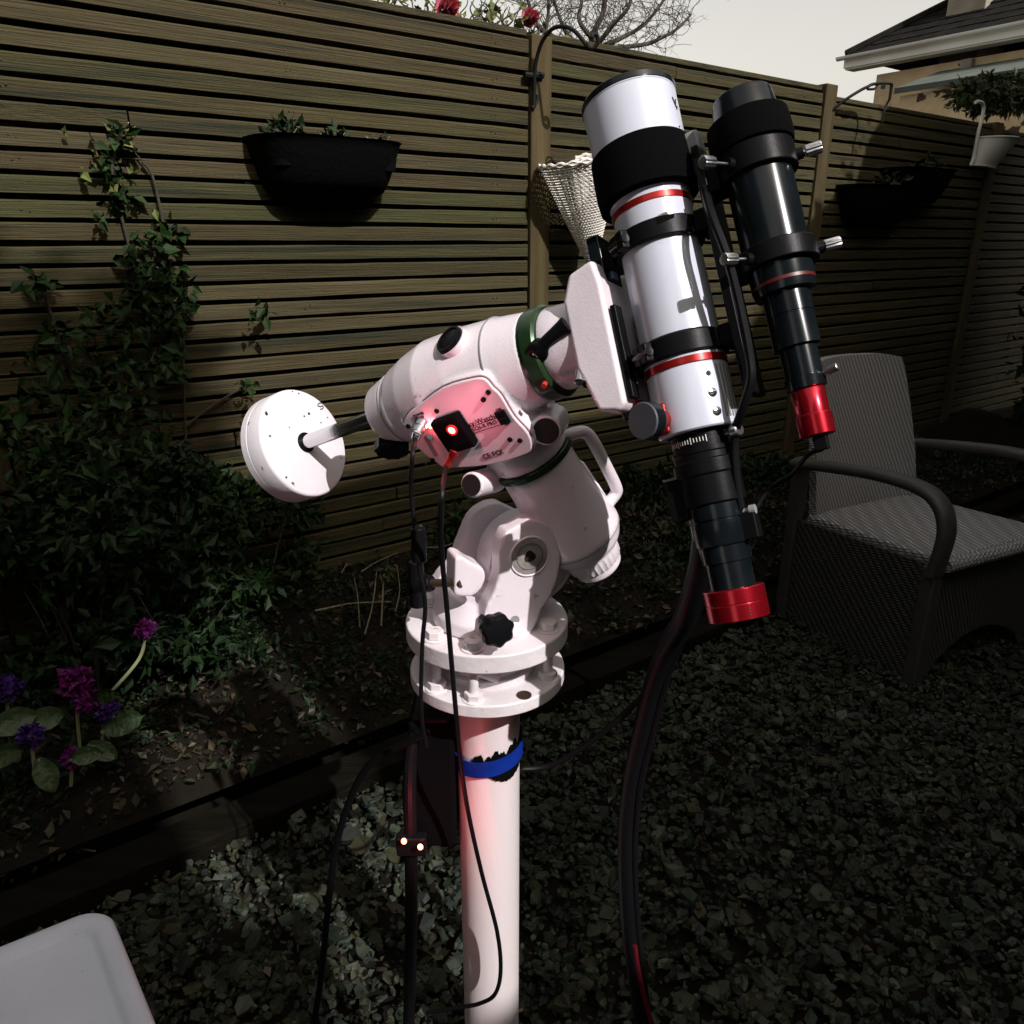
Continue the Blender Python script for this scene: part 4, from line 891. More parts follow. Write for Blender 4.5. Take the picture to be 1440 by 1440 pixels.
# camera loom
lead = cable('camera_cable_loom', 'thick black cable loom dropping from the camera train to the gravel', [P(992, 745, .79), P(985, 800, .82), P(965, 865, .87), P(942, 905, .94), P(920, 960, .99), P(903, 1030, 1.03), P(889, 1100, 1.06), P(882, 1180, 1.08), P(884, 1270, 1.10), P(892, 1350, 1.12), P(905, 1440, 1.14), P(912, 1480, 1.15)], .0130, seg=14, cat='cable loom')
lead2 = cable('loom_side_cable', 'slim black cable running alongside the thick camera loom', [P(1003, 745, .785), P(1000, 800, .812), P(981, 860, .858), P(958, 902, .928), P(936, 960, .978), P(918, 1030, 1.018), P(901, 1105, 1.048), P(893, 1185, 1.07), P(895, 1270, 1.09), P(902, 1350, 1.11), P(914, 1440, 1.13)], .0045, cat='cable', org=P(905, 1440, 1.14))
cable('red_cable', 'thin dark red cable beside the foot of the thick loom', [P(893, 1330, 1.085), P(897, 1360, 1.09), P(906, 1400, 1.10), P(918, 1445, 1.12)], .0034, M('red_rubber', (.07, .004, .008), .6, spec=.15))
cable('scope_cable', 'black cable running down between the two scopes past the focuser', [P(985, 240, .735), P(1000, 300, .70), P(1022, 360, .69), P(1040, 430, .69), P(1054, 500, .69), P(1056, 535, .69), P(1044, 575, .70), P(1034, 610, .715), P(1034, 660, .72), P(1044, 730, .725), P(1050, 760, .74)], .0042)
cable('guide_cable', 'thin black cable from the guide camera plug looping towards the chair', [GL(-.172, .002, .002), P(1136, 640, .70), P(1112, 668, .74), P(1080, 690, .76), P(1052, 735, .76)], .0022)
cable('ground_cable', 'black cable sagging from the strap box down to the gravel at left', [P(600, 1030, .99), P(560, 1050, 1.02), P(520, 1075, 1.06), P(492, 1125, 1.11), P(472, 1195, 1.17), P(460, 1290, 1.24), P(452, 1370, 1.29), P(440, 1450, 1.33)], .0052)
cable('loom_tie_cable', 'black cable strung from behind the pole up to the camera loom', [P(735, 1082, 1.10), P(770, 1078, 1.10), P(812, 1056, 1.08), P(860, 1020, 1.05), P(905, 978, 1.02)], .0042)
cable('strip_cable', 'thick black cable hanging beside the black power box to the gravel', [P(585, 1030, 1.02), P(578, 1060, 1.02), P(576, 1120, 1.03), P(578, 1200, 1.06), P(578, 1300, 1.10), P(576, 1400, 1.15), P(574, 1460, 1.17)], .0088)
# two connector lights on the hanging cable
cl = thing('cable_splitter', 'black cable splitter with two small red lights beside the power box', 'splitter', P(579, 1187, 1.05))
b = B(); b.box(P(579, 1187, 1.045), .040, .016, .030); b.build('case', black, cl, bevel=.003)
for px, py in ((568, 1183), (591, 1191)):
    b = B(); b.ball(P(px, py, 1.020), .0036, 12, 8, (1, .7, 1.25)); b.build('led', ledm, cl, fix=False)
    lamp('red_led', P(px+28, py+34, .965), .085, col=(1, .10, .13))
# ================================================================== WALL POTS AND BASKETS
def half_trough(b, s0, z1, z0, wid1, dep1, wid0, dep0, th=.006, o0=.04, rows=7, seg=28):
    rings = []
    prof = [(z0, wid0, dep0)]+[(z0+(z1-z0)*k/rows, wid0+(wid1-wid0)*(k/rows)**.8, dep0+(dep1-dep0)*(k/rows)**.7) for k in range(1, rows+1)]
    prof += [(z1+.004, wid1+.006, dep1+.006), (z1+.004, wid1-th, dep1-th), (z1-.02, wid1-th*1.6, dep1-th*1.6)]
    vs = []; f = []
    for z, w_, dp in prof:
        for k in range(seg+1):
            th_ = PI*k/seg; c = math.cos(th_); sn = math.sin(th_); e = .62
            vs.append(FPt(s0+w_*math.copysign(abs(c)**e, c), z, o0+dp*abs(sn)**e))
    n = seg+1
    for i in range(len(prof)-1):
        for k in range(n): f.append((i*n+k, i*n+(k+1) % n, (i+1)*n+(k+1) % n, (i+1)*n+k))
    f += [tuple(range(n))[::-1], tuple((len(prof)-1)*n+k for k in range(n))]
    return b.add(vs, f)
def sprig(c, n, rad, size, mat, parent, name='foliage', up=.5):
    p, o = blob(c, rad, rad, rad*.8, n); v, f = leaves(p, size, up, o, droop=.3); return npmesh(name, v, f, mat, parent)
pA = PF(352, 196, .10); pB = PF(556, 198, .10); sA, sB = fs(pA), fs(pB); zt = PF(450, 196, .16).z; zb = PF(450, 268, .14).z
c = (sA+sB)/2; wd = (sB-sA)/2
pl = thing('wall_planter', 'long black half-round planter hung on the fence left of the post', 'wall planter', FPt(c, zb, .04), 'black planters hung on the fence')
b = B(); half_trough(b, c, zt, zb, wd, .20, wd*.80, .12); b.build('trough', potblack, pl, sm=50)
b = B(); b.box(FPt(c, (zt+zb)/2+.01, .037), wd*2+.02, zt-zb+.02, .006, FU, UP, FN); b.build('back_plate', potblack, pl)
b = B(); b.prism([FPt(c+wd*.9*math.cos(PI*k/16), zt-.024, .05+.17*math.sin(PI*k/16)) for k in range(17)], UP*.004); b.build('compost', soil, pl, sm=0)
for k, t in enumerate((-.62, .02, .66)):
    o_ = FPt(c+wd*t, zt-.03, .135); b = B(); b.lathe(o_, UP, [(-.05, .052), (.028, .064), (.034, .068), (.036, .066), (.034, .060), (.0, .056)], 36)
    pt = b.build('flower_pot', potblack, org=o_-UP*.05)
    tag(pt, ['small black pot at the climber end of the long wall planter', 'small black pot in the middle of the long wall planter', 'empty looking small black pot at the post end of the long planter'][k], 'flower pot', 'pots in the long wall planter')
    pp_ = thing('bedding_plant', ['small green bedding plant at the climber end of the long planter', 'wilting bedding plant with brown leaves in the middle of the long planter', 'pale leaved seedling by the empty pot of the long planter'][k], 'plant', o_+UP*.01)
    sprig(o_+UP*.03+FN*.01, (150, 110, 30)[k], (.062, .05, .03)[k], (.028, .026, .032)[k], (leaf_d, leaf_d, leaf_l)[k], pp_)
    b = B()
    for m in range(7):
        a = m*.9; b.tube([o_+UP*-.01, o_+V((.02*math.cos(a), .02*math.sin(a), .03)), o_+V((.04*math.cos(a), .04*math.sin(a), .055))], .0015, 5, n=3)
    b.build('stem', stalk, pp_)
for k, (px, py0, py1, hw) in enumerate(((1243, 262, 312, 47), (1297, 238, 284, 38))):
    s_c = fs(PF(px, py0, .12)); zt = PF(px, py0, .16).z; zb = PF(px, py1, .14).z; w_ = abs(fs(PF(px+hw, py0, .1))-fs(PF(px-hw, py0, .1)))/2
    t = thing('wall_planter', ['round black wall planter low on the fence beyond the guide scope', 'round black wall planter higher and farther along the fence beyond the guide scope'][k], 'wall planter', FPt(s_c, zb, .04), 'black planters hung on the fence')
    b = B(); half_trough(b, s_c, zt, zb, w_, .19, w_*.72, .11); b.build('trough', potblack, t, sm=50)
    b = B(); b.box(FPt(s_c, (zt+zb)/2+.01, .037), w_*2+.02, zt-zb+.02, .006, FU, UP, FN); b.build('back_plate', potblack, t)
    b = B(); b.prism([FPt(s_c+w_*.9*math.cos(PI*q/16), zt-.024, .05+.16*math.sin(PI*q/16)) for q in range(17)], UP*.004); b.build('compost', soil, t, sm=0)
    p2 = thing('bedding_plant', ['drooping green plant in the low round planter', 'spreading dark green plant in the far round planter'][k], 'plant', FPt(s_c, zt-.02, .12))
    sprig(FPt(s_c, zt+.0, .15), 150, .09, .034, yew_d, p2); b = B()
    for m in range(6): a = m*1.05; o_ = FPt(s_c, zt-.02, .12); b.tube([o_, o_+V((.03*math.cos(a), .03*math.sin(a), .03)), o_+V((.07*math.cos(a), .07*math.sin(a), .05))], .0018, 5, n=3)
    b.build('stem', stalk, p2)
# white wicker cone
wt = PF(815, 226, .17); tip = PF(832, 372, .165); wax = (wt-tip).normalized(); wl = (wt-tip).length; wr = .150
wc = thing('wicker_cone', 'white woven wicker cone basket hanging beside the middle fence post', 'basket', tip)
a_, b_ = frame(wax); bw = B(); NS = 44
for k in range(40):
    t = (k+.5)/40; rr_ = .012+(wr-.012)*t**.92; pts = []
    for m in range(NS*2+1):
        th = 2*PI*m/(NS*2); rad = rr_+.0022*(1 if (m+k) % 2 else -1)*min(1, t*2); pts.append(tip+wax*(wl*t)+(a_*math.cos(th)+b_*math.sin(th))*rad)
    bw.tube(pts, .0034+.0008*t, 5, sm=False)
kind(bw.build('wicker_weave', wicker, wc), 'stuff')
bw = B()
for m in range(NS//2):
    th = 2*PI*m/(NS/2)+.07; bw.tube([tip+wax*(wl*t)+(a_*math.cos(th)+b_*math.sin(th))*(.010+(wr-.012)*t**.92) for t in (0, .25, .5, .75, 1.0)], .003, 5, n=3)
kind(bw.build('wicker_spokes', wicker, wc), 'stuff')
bw = B()
for kk in range(2):
    pts = [wt+wax*.006*kk+(a_*math.cos(2*PI*m/120)+b_*math.sin(2*PI*m/120))*(wr+.004)+wax*(.004*math.sin(m*PI/3+kk*PI)) for m in range(121)]; bw.tube(pts, .0065, 6, sm=False)
bw.build('rim', wicker, wc)
b = B(); hp = FPt(0.03, wt.z+.015, .062); b.tube([wt-FN*(wr)+UP*.0, hp+FN*.02, hp], .003, 6); b.build('hook', iron, wc)
# iron hook on the middle post
def hz(X, Y, o): return PF(480+X/3, Y/3, o)
hk = thing('iron_hook', 'curled wrought iron plant hook screwed to the middle fence post', 'hook', hz(815, 440, .066))
b = B(); b.tube([hz(812, 455, .068), hz(815, 380, .070), hz(815, 310, .075), hz(826, 240, .09), hz(850, 170, .12), hz(890, 122, .16), hz(935, 112, .20), hz(980, 128, .24), hz(1015, 165, .27), hz(1040, 196, .29), hz(1064, 200, .30), hz(1082, 178, .31), hz(1078, 150, .31), hz(1062, 146, .31), hz(1056, 160, .31)], .0072, 10); b.build('arm', iron, hk)
b = B(); b.tube([hz(812, 318, .067), hz(795, 318, .067), hz(772, 316, .067)], .011, 8); b.tube([hz(815, 318, .067), hz(850, 318, .067)], .012, 8); b.build('wall_strap', iron, hk)
b = B(); b.tube([hz(805, 455, .068), hz(824, 430, .070), hz(828, 400, .07)], .006, 8); b.build('foot', iron, hk)
def h3(X, Y, o): return PF(1080+X/4, Y/4, o)
h2 = thing('iron_bracket', 'small square-ended iron plant bracket near the top of the fence beyond the guide scope', 'bracket', h3(345, 630, .05))
b = B(); b.tube([h3(345, 635, .05), h3(400, 588, .08), h3(455, 548, .11), h3(520, 508, .14), h3(560, 488, .16), h3(590, 474, .17), h3(650, 468, .18), h3(690, 470, .20), h3(694, 490, .20), h3(684, 560, .20)], .0075, 8); b.build('arm', iron, h2)
b = B(); b.tube([h3(560, 502, .165), h3(598, 500, .168), h3(612, 482, .17), h3(606, 470, .17)], .006, 8); b.tube([h3(640, 500, .18), h3(642, 486, .18), h3(655, 486, .18), h3(652, 500, .18)], .005, 8); b.build('scroll', iron, h2)
b = B(); b.tube([h3(684, 560, .20), h3(666, 590, .19), h3(650, 640, .19), h3(642, 690, .19)], .006, 8); b.build('chain', iron, h2)
# pale hanging pouch on the far post
def h6(X, Y, o): return PF(1180+X/5.54, Y/5.54, o)
po = thing('hanging_pot', 'pale grey pouch pot with a swan neck hanging on the far fence post', 'pot', h6(1100, 1310, .10))
b = B(); b.tube([h6(1062, 797, .09), h6(1090, 792, .09), h6(1118, 806, .09), h6(1127, 845, .09), h6(1112, 930, .09), h6(1085, 1030, .09), h6(1062, 1150, .09), h6(1046, 1230, .09), h6(1024, 1292, .09)], .010, 8); b.build('swan_neck', pouchm, po)
vs = []; f = []; top = [h6(1078, 1072, .07), h6(1285, 1100, .07)]; bot = [h6(1030, 1290, .07), h6(1172, 1325, .07)]
for lvl in range(6):
    t = lvl/5; l = bot[0].lerp(top[0], t); r_ = bot[1].lerp(top[1], t)
    for k in range(15):
        th = PI*k/14; u = .5-.5*math.cos(th); vs.append(l.lerp(r_, u)+FN*(.012+(.05+.085*t)*math.sin(th)))
n = 15
for i in range(5):
    for k in range(n): f.append((i*n+k, i*n+(k+1) % n, (i+1)*n+(k+1) % n, (i+1)*n+k))
f += [tuple(range(n))[::-1], tuple(5*n+k for k in range(n))]
b = B(); b.add(vs, f); b.build('pouch', pouchm, po, sm=40)
b = B(); b.tube([vs[k]+UP*.002 for k in range(n)], .006, 6, n=2); b.tube([vs[5*n+k] for k in range(n)], .005, 6, n=2); b.build('lip', pouchm, po)
# ================================================================== RATTAN CHAIR
cf = V((.46, -.888, 0)).normalized(); cg = V((-cf.y, cf.x, 0)); O0 = PG(1281, 975, GZ); O0.z = GZ
def CH(x, y, z): return O0 + cg*x - cf*y + UP*z
chair = thing('rattan_chair', 'grey brown woven rattan garden armchair on the gravel', 'armchair', CH(.3, .3, 0))
CWD, CDP = .62, .60
def local_build(b, name, mat, **k): return b.build(name, mat, chair, **k)
# back: bowed woven slab
vs = []; f = []; nu, nv = 18, 14
for side in (0, 1):
    for j in range(nv+1):
        v = j/nv; z = .34+.60*v
        for i in range(nu+1):
            u = i/nu; x = .045+.03*v+(CWD-.09-.10*v*v)*u; bow = .05*(1-(2*u-1)**2)
            zz = z-(.012*(2*u-1)**4 if j == nv else 0); vs.append(CH(x, .47+.12*v+bow*1.0+(.032 if side else 0), zz))
N_ = (nu+1)*(nv+1)
for side in (0, 1):
    for j in range(nv):
        for i in range(nu): a = side*N_+j*(nu+1)+i; f.append((a, a+1, a+nu+2, a+nu+1) if side else (a+1, a, a+nu+1, a+nu+2))
per = [j*(nu+1) for j in range(nv+1)]+[nv*(nu+1)+i for i in range(1, nu+1)]+[j*(nu+1)+nu for j in range(nv-1, -1, -1)]+[i for i in range(nu-1, 0, -1)]
for i in range(len(per)): a = per[i]; c = per[(i+1) % len(per)]; f.append((a, c, c+N_, a+N_))
b = B(); b.add(vs, f); local_build(b, 'backrest', weave_lit, sm=50)
# seat
b = B(); b.prism([CH(.03, .0, .405), CH(CWD-.03, .0, .405), CH(CWD-.04, .52, .385), CH(.04, .52, .385)], UP*.035); local_build(b, 'seat', weave_lit, bevel=.012)
b = B(); b.tube([CH(.03, -.012, .425), CH(CWD/2, -.022, .428), CH(CWD-.03, -.012, .425)], .020, 10); local_build(b, 'seat_front_roll', weave_lit)
# woven skirts: two sides and an arched front
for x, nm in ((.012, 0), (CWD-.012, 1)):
    b = B(); b.prism([CH(x, .0, .42), CH(x, .56, .40), CH(x, .56, .01), CH(x, .0, .01)], cg*(.016 if nm == 0 else -.016)); local_build(b, 'side_skirt', weave_shaded, bevel=.003)
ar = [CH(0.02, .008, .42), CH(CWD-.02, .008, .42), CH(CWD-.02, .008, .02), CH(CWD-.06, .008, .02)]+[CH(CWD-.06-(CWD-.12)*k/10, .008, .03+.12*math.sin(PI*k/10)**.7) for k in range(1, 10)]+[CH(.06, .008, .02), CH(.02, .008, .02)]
b = B(); b.prism(ar, -cf*.016); local_build(b, 'front_skirt', weave_shaded, bevel=.003)
for x in (.0, CWD):
    b = B()
    pts = smooth_path([CH(x, .56, .60), CH(x, .40, .625), CH(x, .22, .645), CH(x, .08, .640), CH(x, .015, .605), CH(x, -.012, .54), CH(x, -.008, .46), CH(x, .002, .40)], 8)
    vs = []; f = []; m = len(pts)
    for i, p in enumerate(pts):
        t = (pts[min(i+1, m-1)]-pts[max(i-1, 0)]).normalized(); up = cg.cross(t).normalized()
        for k in range(12): a = 2*PI*k/12; vs.append(p+cg*math.copysign(abs(math.cos(a))**.6, math.cos(a))*.032+up*math.copysign(abs(math.sin(a))**.6, math.sin(a))*.017)
    for i in range(m-1):
        for k in range(12): f.append((i*12+k, i*12+(k+1) % 12, (i+1)*12+(k+1) % 12, (i+1)*12+k))
    f += [tuple(range(12))[::-1], tuple((m-1)*12+k for k in range(12))]
    b.add(vs, f); local_build(b, 'arm', rattan, sm=50)
for x, y, h_ in ((.012, .012, .42), (CWD-.012, .012, .42), (.02, .55, .62), (CWD-.02, .55, .62)):
    b = B(); b.box(CH(x, y, h_/2), .046, .046, h_, cg, cf, UP); local_build(b, 'leg', rattan, bevel=.008)
# ================================================================== PALE PLASTIC TABLE
TZ = .44
k0 = PG(150, 1268, TZ); k1 = PG(-60, 1352, TZ); k2 = PG(232, 1470, TZ)
tx = (k1-k0).normalized(); ty = V((-tx.y, tx.x, 0))
if ty.dot(k2-k0) < 0: ty = -ty
skew = (k2-k0).normalized()
def TB(a, c, z=0): return k0 + tx*a + skew*c + UP*z
def rrect(x0, y0, x1, y1, r_, z, n=8):
    out = []
    for cx_, cy_, a0 in ((x0+r_, y0+r_, PI), (x1-r_, y0+r_, 1.5*PI), (x1-r_, y1-r_, 0), (x0+r_, y1-r_, .5*PI)):
        for k in range(n+1): a = a0+PI/2*k/n; out.append(TB(cx_+r_*math.cos(a), cy_+r_*math.sin(a), z))
    return out
tb = thing('plastic_table', 'pale grey plastic table top corner standing on the gravel near the camera', 'table', TB(.3, .3, GZ-TZ))
lv = [rrect(.006, .006, .594, .594, .034, -.030), rrect(0, 0, .6, .6, .036, -.022), rrect(0, 0, .6, .6, .036, -.006), rrect(.003, .003, .597, .597, .035, -.0012), rrect(.009, .009, .591, .591, .032, 0),
      rrect(.018, .018, .582, .582, .028, 0), rrect(.024, .024, .576, .576, .026, -.0022), rrect(.027, .027, .573, .573, .025, -.0055), rrect(.031, .031, .569, .569, .024, -.0060)]
vs = [p for l in lv for p in l]; n = len(lv[0]); f = []
for i in range(len(lv)-1):
    for k in range(n): f.append((i*n+k, i*n+(k+1) % n, (i+1)*n+(k+1) % n, (i+1)*n+k))
f += [tuple(range(n))[::-1], tuple((len(lv)-1)*n+k for k in range(n))]
b = B(); b.add(vs, f); b.build('table_top', tablem, tb, sm=60)
for a, c in ((.06, .06), (.54, .06), (.06, .54), (.54, .54)):
    b = B(); b.cyl(TB(a, c, -.03), TB(a, c, GZ-TZ), .020, .015); b.build('leg', tablem, tb)
# ================================================================== PLANTS
# climber on the left fence panel: leaf patches strung along bare stems
cl_t = thing('climbing_plant', 'green climbing plant trained up the fence left of the counterweight', 'climber', PF(230, 720, .12))
pts = []; outs = []
for px, py, rx, ry, n in ((170, 195, 18, 16, 26), (152, 232, 16, 14, 20), (165, 262, 18, 16, 26), (178, 285, 22, 14, 20), (140, 300, 14, 12, 14), (222, 340, 26, 22, 46), (195, 350, 22, 20, 30), (245, 320, 14, 12, 16), (200, 400, 40, 30, 100), (250, 400, 22, 30, 60), (55, 398, 24, 14, 40), (90, 470, 40, 22, 60), (160, 455, 50, 30, 100),
                          (235, 450, 30, 30, 90), (70, 520, 50, 40, 70), (170, 530, 55, 45, 150), (235, 510, 26, 30, 80), (60, 600, 70, 50, 130), (180, 600, 60, 50, 170), (100, 690, 90, 50, 230), (230, 660, 60, 40, 150), (360, 440, 20, 14, 20), (345, 540, 16, 8, 14), (130, 205, 8, 6, 6)):
    n = int(n*.85)
    for _ in range(n):
        a = RNG.uniform(0, 2*PI); k = math.sqrt(RNG.random()); q = PF(px+rx*k*math.cos(a), py+ry*k*math.sin(a), RNG.uniform(.05, .08+.16*min(1, max(0, (py-250)/350)))); pts.append(q)
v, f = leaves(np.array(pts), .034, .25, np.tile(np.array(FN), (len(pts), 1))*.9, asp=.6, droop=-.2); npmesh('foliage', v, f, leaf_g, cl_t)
b = B()
for path in (((262, 760), (262, 640), (258, 520), (258, 480), (236, 400), (232, 330), (215, 250), (200, 228)), ((240, 760), (225, 600), (210, 480), (195, 400), (170, 300), (158, 240), (168, 190)), ((180, 780), (150, 640), (90, 500), (60, 400)), ((120, 800), (80, 700), (50, 600)), ((260, 600), (300, 570), (345, 542))):
    b.tube([PF(x, y, .065) for x, y in path], .0042, 6)
b.build('stem', bark, cl_t)
# small pale leaves that catch the light
pal = thing('rose_sprig', 'thin sprig of pale new leaves on the fence above the climber', 'plant', PF(165, 260, .06))
pts = [PF(x+RNG.normal(0, 5), y+RNG.normal(0, 5), .07) for x, y in ((158, 180), (165, 195), (170, 200), (180, 208), (187, 214), (140, 232), (117, 237), (92, 190), (190, 245), (212, 285), (160, 275)) for _ in range(3)]
v, f = leaves(np.array(pts), .028, .3, np.tile(np.array(FN), (len(pts), 1))); npmesh('foliage', v, f, leaf_rose, pal)
b = B(); b.tube([PF(x, y, .06) for x, y in ((232, 330), (226, 300), (212, 245), (190, 215), (168, 195), (156, 178))], .0022, 5); b.build('stem', bark, pal)
# low shrubs in the bed
def shrub(px, py, o, rad, hgt, n, size, mat, label, name='shrub', group='low shrubs in the bed'):
    q = PF(px, py, o); c = V((q.x, q.y, q.z)); base = V((c.x, c.y, max(bedz(c), 0)-.01))
    t = thing(name, label, 'shrub', base, group)
    P_ = []; O_ = []
    lob = [(V((c.x+RNG.normal(0, rad*.5), c.y+RNG.normal(0, rad*.38), base.z+(c.z+hgt*.5-base.z)*RNG.random()**.8)), RNG.uniform(.35, .6)) for _ in range(12)]
    for lc, k in lob:
        if lc.z-hgt*k*.9 < base.z: lc.z = base.z+hgt*k*.9
        p, o_ = blob(lc, rad*k, rad*k, hgt*k, n//12, .2); P_.append(p); O_.append(o_)
    P_ = np.concatenate(P_); v, f = leaves(P_, size, .35, np.concatenate(O_), asp=.5); npmesh('foliage', v, f, mat, t)
    b = B()
    for lc, k in lob[::2]: b.tube([base+V((RNG.normal(0, .02), RNG.normal(0, .02), -.02)), base.lerp(lc, .5)+V((RNG.normal(0, .02), RNG.normal(0, .02), .03)), lc], lambda t_: .004-.0028*t_, 6, n=5)
    b.build('stem', bark, t); return t
shrub(330, 720, .26, .20, .18, 1500, .036, leaf_g, 'mid green shrub at the fence foot under the counterweight')
shrub(215, 700, .30, .22, .20, 1500, .034, leaf_d, 'dark green shrub under the climber stems')
shrub(90, 740, .34, .26, .22, 1800, .040, leaf_d, 'broad dark shrub at the picture edge above the purple flowers')
shrub(25, 660, .28, .20, .20, 1100, .038, leaf_g, 'taller green shrub at the picture edge beside the climber')
shrub(400, 700, .16, .14, .11, 560, .036, leaf_g, 'small green shrub against the fence just below the counterweight')
shrub(260, 800, .45, .24, .13, 1300, .030, leaf_d, 'low dark shrub in front of the green one below the counterweight')
shrub(640, 735, .12, .16, .13, 420, .032, leaf_g, 'thin green shrub at the fence foot behind the hanging cables')
shrub(930, 680, .20, .22, .17, 900, .038, leaf_d, 'dark shrub at the fence foot behind the focuser')
shrub(905, 760, .42, .20, .12, 800, .034, leaf_l, 'brown leaved shrub in the bed behind the carry handle')
shrub(1075, 700, .30, .20, .16, 800, .036, leaf_d, 'dark shrub at the fence foot between red camera and chair')
shrub(960, 815, .62, .22, .10, 800, .030, leaf_g, 'low green shrub in the bed behind the red camera')
# leaf litter and low ground cover over the bed
P_ = []
while len(P_) < 7000:
    s = RNG.uniform(-2.4, 3.2); o = RNG.uniform(.02, 1.0); p = FPt(s, 0, o); P_.append((p.x, p.y, bedz(p)+RNG.uniform(0, .018)))
v, f = leaves(np.array(P_), .022, 1.2, asp=.55, jitter=.45); kind(npmesh('leaf_litter', v, f, leaf_l), 'stuff')
P_ = []; O_ = []
for k in range(420):
    s = RNG.uniform(-2.2, 3.0); o = RNG.uniform(.06, .95); p = FPt(s, 0, o); c = np.array([p.x, p.y, bedz(p)+.02]); p2, o2 = blob(c, .07, .07, .05, 38, .2); P_.append(p2); O_.append(o2)
v, f = leaves(np.concatenate(P_), .020, .8, np.concatenate(O_)*.6); kind(npmesh('ground_cover', v, f, leaf_d), 'stuff')
P_ = []                                                       # weeds and fallen leaves among the chippings
while len(P_) < 1500:
    x = RNG.uniform(-1.3, 2.4); y = RNG.uniform(.3, 3.2)
    if off((x, y)) > EDGE+.08: P_.append((x, y, GZ+RNG.uniform(.025, .05)))
v, f = leaves(np.array(P_), .016, 1.2, asp=.6, jitter=.5); kind(npmesh('fallen_leaves', v, f, leaf_l), 'stuff')
# dry stems standing and lying in the bed
def stick(pts, r_, lab, grp='dry stems in the bed', nm='dry_stem', mt=None):
    b = B(); b.tube(pts, lambda t: r_*(1-.5*t), 6, n=5); tag(b.build(nm, mt or dry, org=pts[0]), lab, 'dry stem', grp)
def PB(px, py, o): return PF(px, py, o)
stick([PB(443, 859, .62), PB(475, 852, .62), PB(500, 848, .60), PB(550, 846, .58)], .0032, 'long pale dry stem lying level left of the pier plates')
stick([PB(506, 882, .60), PB(503, 840, .58), PB(498, 812, .56)], .0026, 'upright pale dry stem crossing the long level one')
stick([PB(513, 892, .62), PB(524, 850, .58), PB(530, 800, .52)], .0028, 'leaning dry stem by the withered flower left of the bracket')
stick([PB(556, 860, .55), PB(562, 830, .52), PB(558, 795, .48)], .0024, 'short upright dry stem near the black altitude knob')
stick([PB(508, 804, .30), PB(530, 790, .26), PB(560, 777, .20)], .0026, 'arching dry stem against the fence foot by the ferrite bead')
stick([PB(480, 806, .30), PB(488, 792, .28)], .0024, 'stubby dry stem leaning on the fence foot')
stick([PB(600, 770, .25), PB(625, 768, .22), PB(650, 758, .20)], .0024, 'dry stem curving behind the hanging cables')
stick([PB(798, 891, .66), PB(825, 887, .65), PB(850, 882, .64)], .0036, 'short pale stick on the soil beside the upper pier plate')
stick([PG(84, 1178, GZ+.05), PG(150, 1158, GZ+.05), PG(228, 1133, GZ+.06)], .0026, 'long thin pale straw lying on the gravel above the table', mt=dry)
stick([PG(95, 1195, GZ+.05), PG(115, 1194, GZ+.052), PG(134, 1197, GZ+.05)], .004, 'short pale straw lying on the gravel above the table', mt=dry)
stick([PG(735, 1420, GZ+.04), PG(700, 1434, GZ+.04)], .003, 'short straw at the foot of the white pole', mt=dry)
# withered yellow flower
wf = thing('withered_flower', 'withered yellowish flower head on a stem left of the latitude bracket', 'flower', PB(536, 880, .58))
b = B(); b.tube([PB(536, 880, .58), PB(538, 840, .55), PB(540, 806, .52)], .003, 6); b.build('stem', dry, wf)
p, o_ = blob(PB(540, 806, .52), .03, .03, .022, 60, .3); v, f = leaves(p, .03, .1, o_, asp=.35); npmesh('flower_head', v, f, leaf_y, wf)
# drumstick primulas
def primula(px, py, o, hr, mat, base_px, label, lvs, bend=0, second=None):
    hc = PF(px, py, o); bs = PF(base_px[0], base_px[1], o); bs.z = max(bs.z, bedz(bs))
    t = thing('purple_primula', label, 'flower', bs, 'drumstick primulas in the bed')
    midp = bs.lerp(hc, .5)+FU*bend
    b = B(); b.tube([bs, midp, hc-UP*hr*.4], .0042, 8); b.build('stem', stalk, t)
    def head(c, rad, m):
        p, o_ = blob(c, rad*.68, rad*.68, rad*.62, 260, .8); v, f = leaves(p, rad*.40, .0, o_*2, asp=.8, jitter=.25); return npmesh('flower_head', v, f, m, t)
    head(hc, hr, mat)
    if second: head(PF(second[0], second[1], o+.03), hr*.8, second[2])
    for lx, ly, ang, ln in lvs:
        c0 = PF(lx, ly, o+.03); dr = (FU*math.cos(ang)+UP*math.sin(ang)*.8+FN*.45).normalized(); sd = dr.cross(UP*.6+FN).normalized(); nn = sd.cross(dr); vs = []; f = []
        for i in range(8):
            u = i/7; wdt = ln*.30*math.sin(PI*min(1, (u*.9+.06)))**.8*(1 if u < .99 else .4)
            cp = c0+dr*(ln*(u-.5))+nn*(-.25*ln*(u-.35)**2)
            for k in (-1, -.5, 0, .5, 1): vs.append(cp+sd*wdt*k+nn*(.10*ln*abs(k)+.004*math.sin(i*2.3+k*3)))
        for i in range(7):
            for k in range(4): a = i*5+k; f.append((a, a+1, a+6, a+5))
        b = B(); b.add(vs, f); lf = b.build('leaf', leaf_p, t, fix=False, sm=180)
primula(105, 958, .72, .041, pet_m, (112, 1050), 'tall magenta primula head, the biggest bloom of the clump', [(60, 1012, 2.9, .09), (143, 985, .9, .085)], second=(122, 985, pet_m))
primula(204, 884, .74, .026, pet_m, (148, 982), 'small magenta primula head on a long arching pale stem', [(140, 982, 1.1, .07)], bend=.03)
primula(152, 1002, .78, .028, pet_v, (140, 1060), 'violet blue primula head beside the broad bright leaf', [(172, 1016, .35, .10), (145, 1056, -.8, .075)])
primula(8, 968, .74, .034, pet_v, (15, 1050), 'violet primula cut by the picture edge', [(16, 1016, 3.0, .10), (4, 1062, .3, .09)])
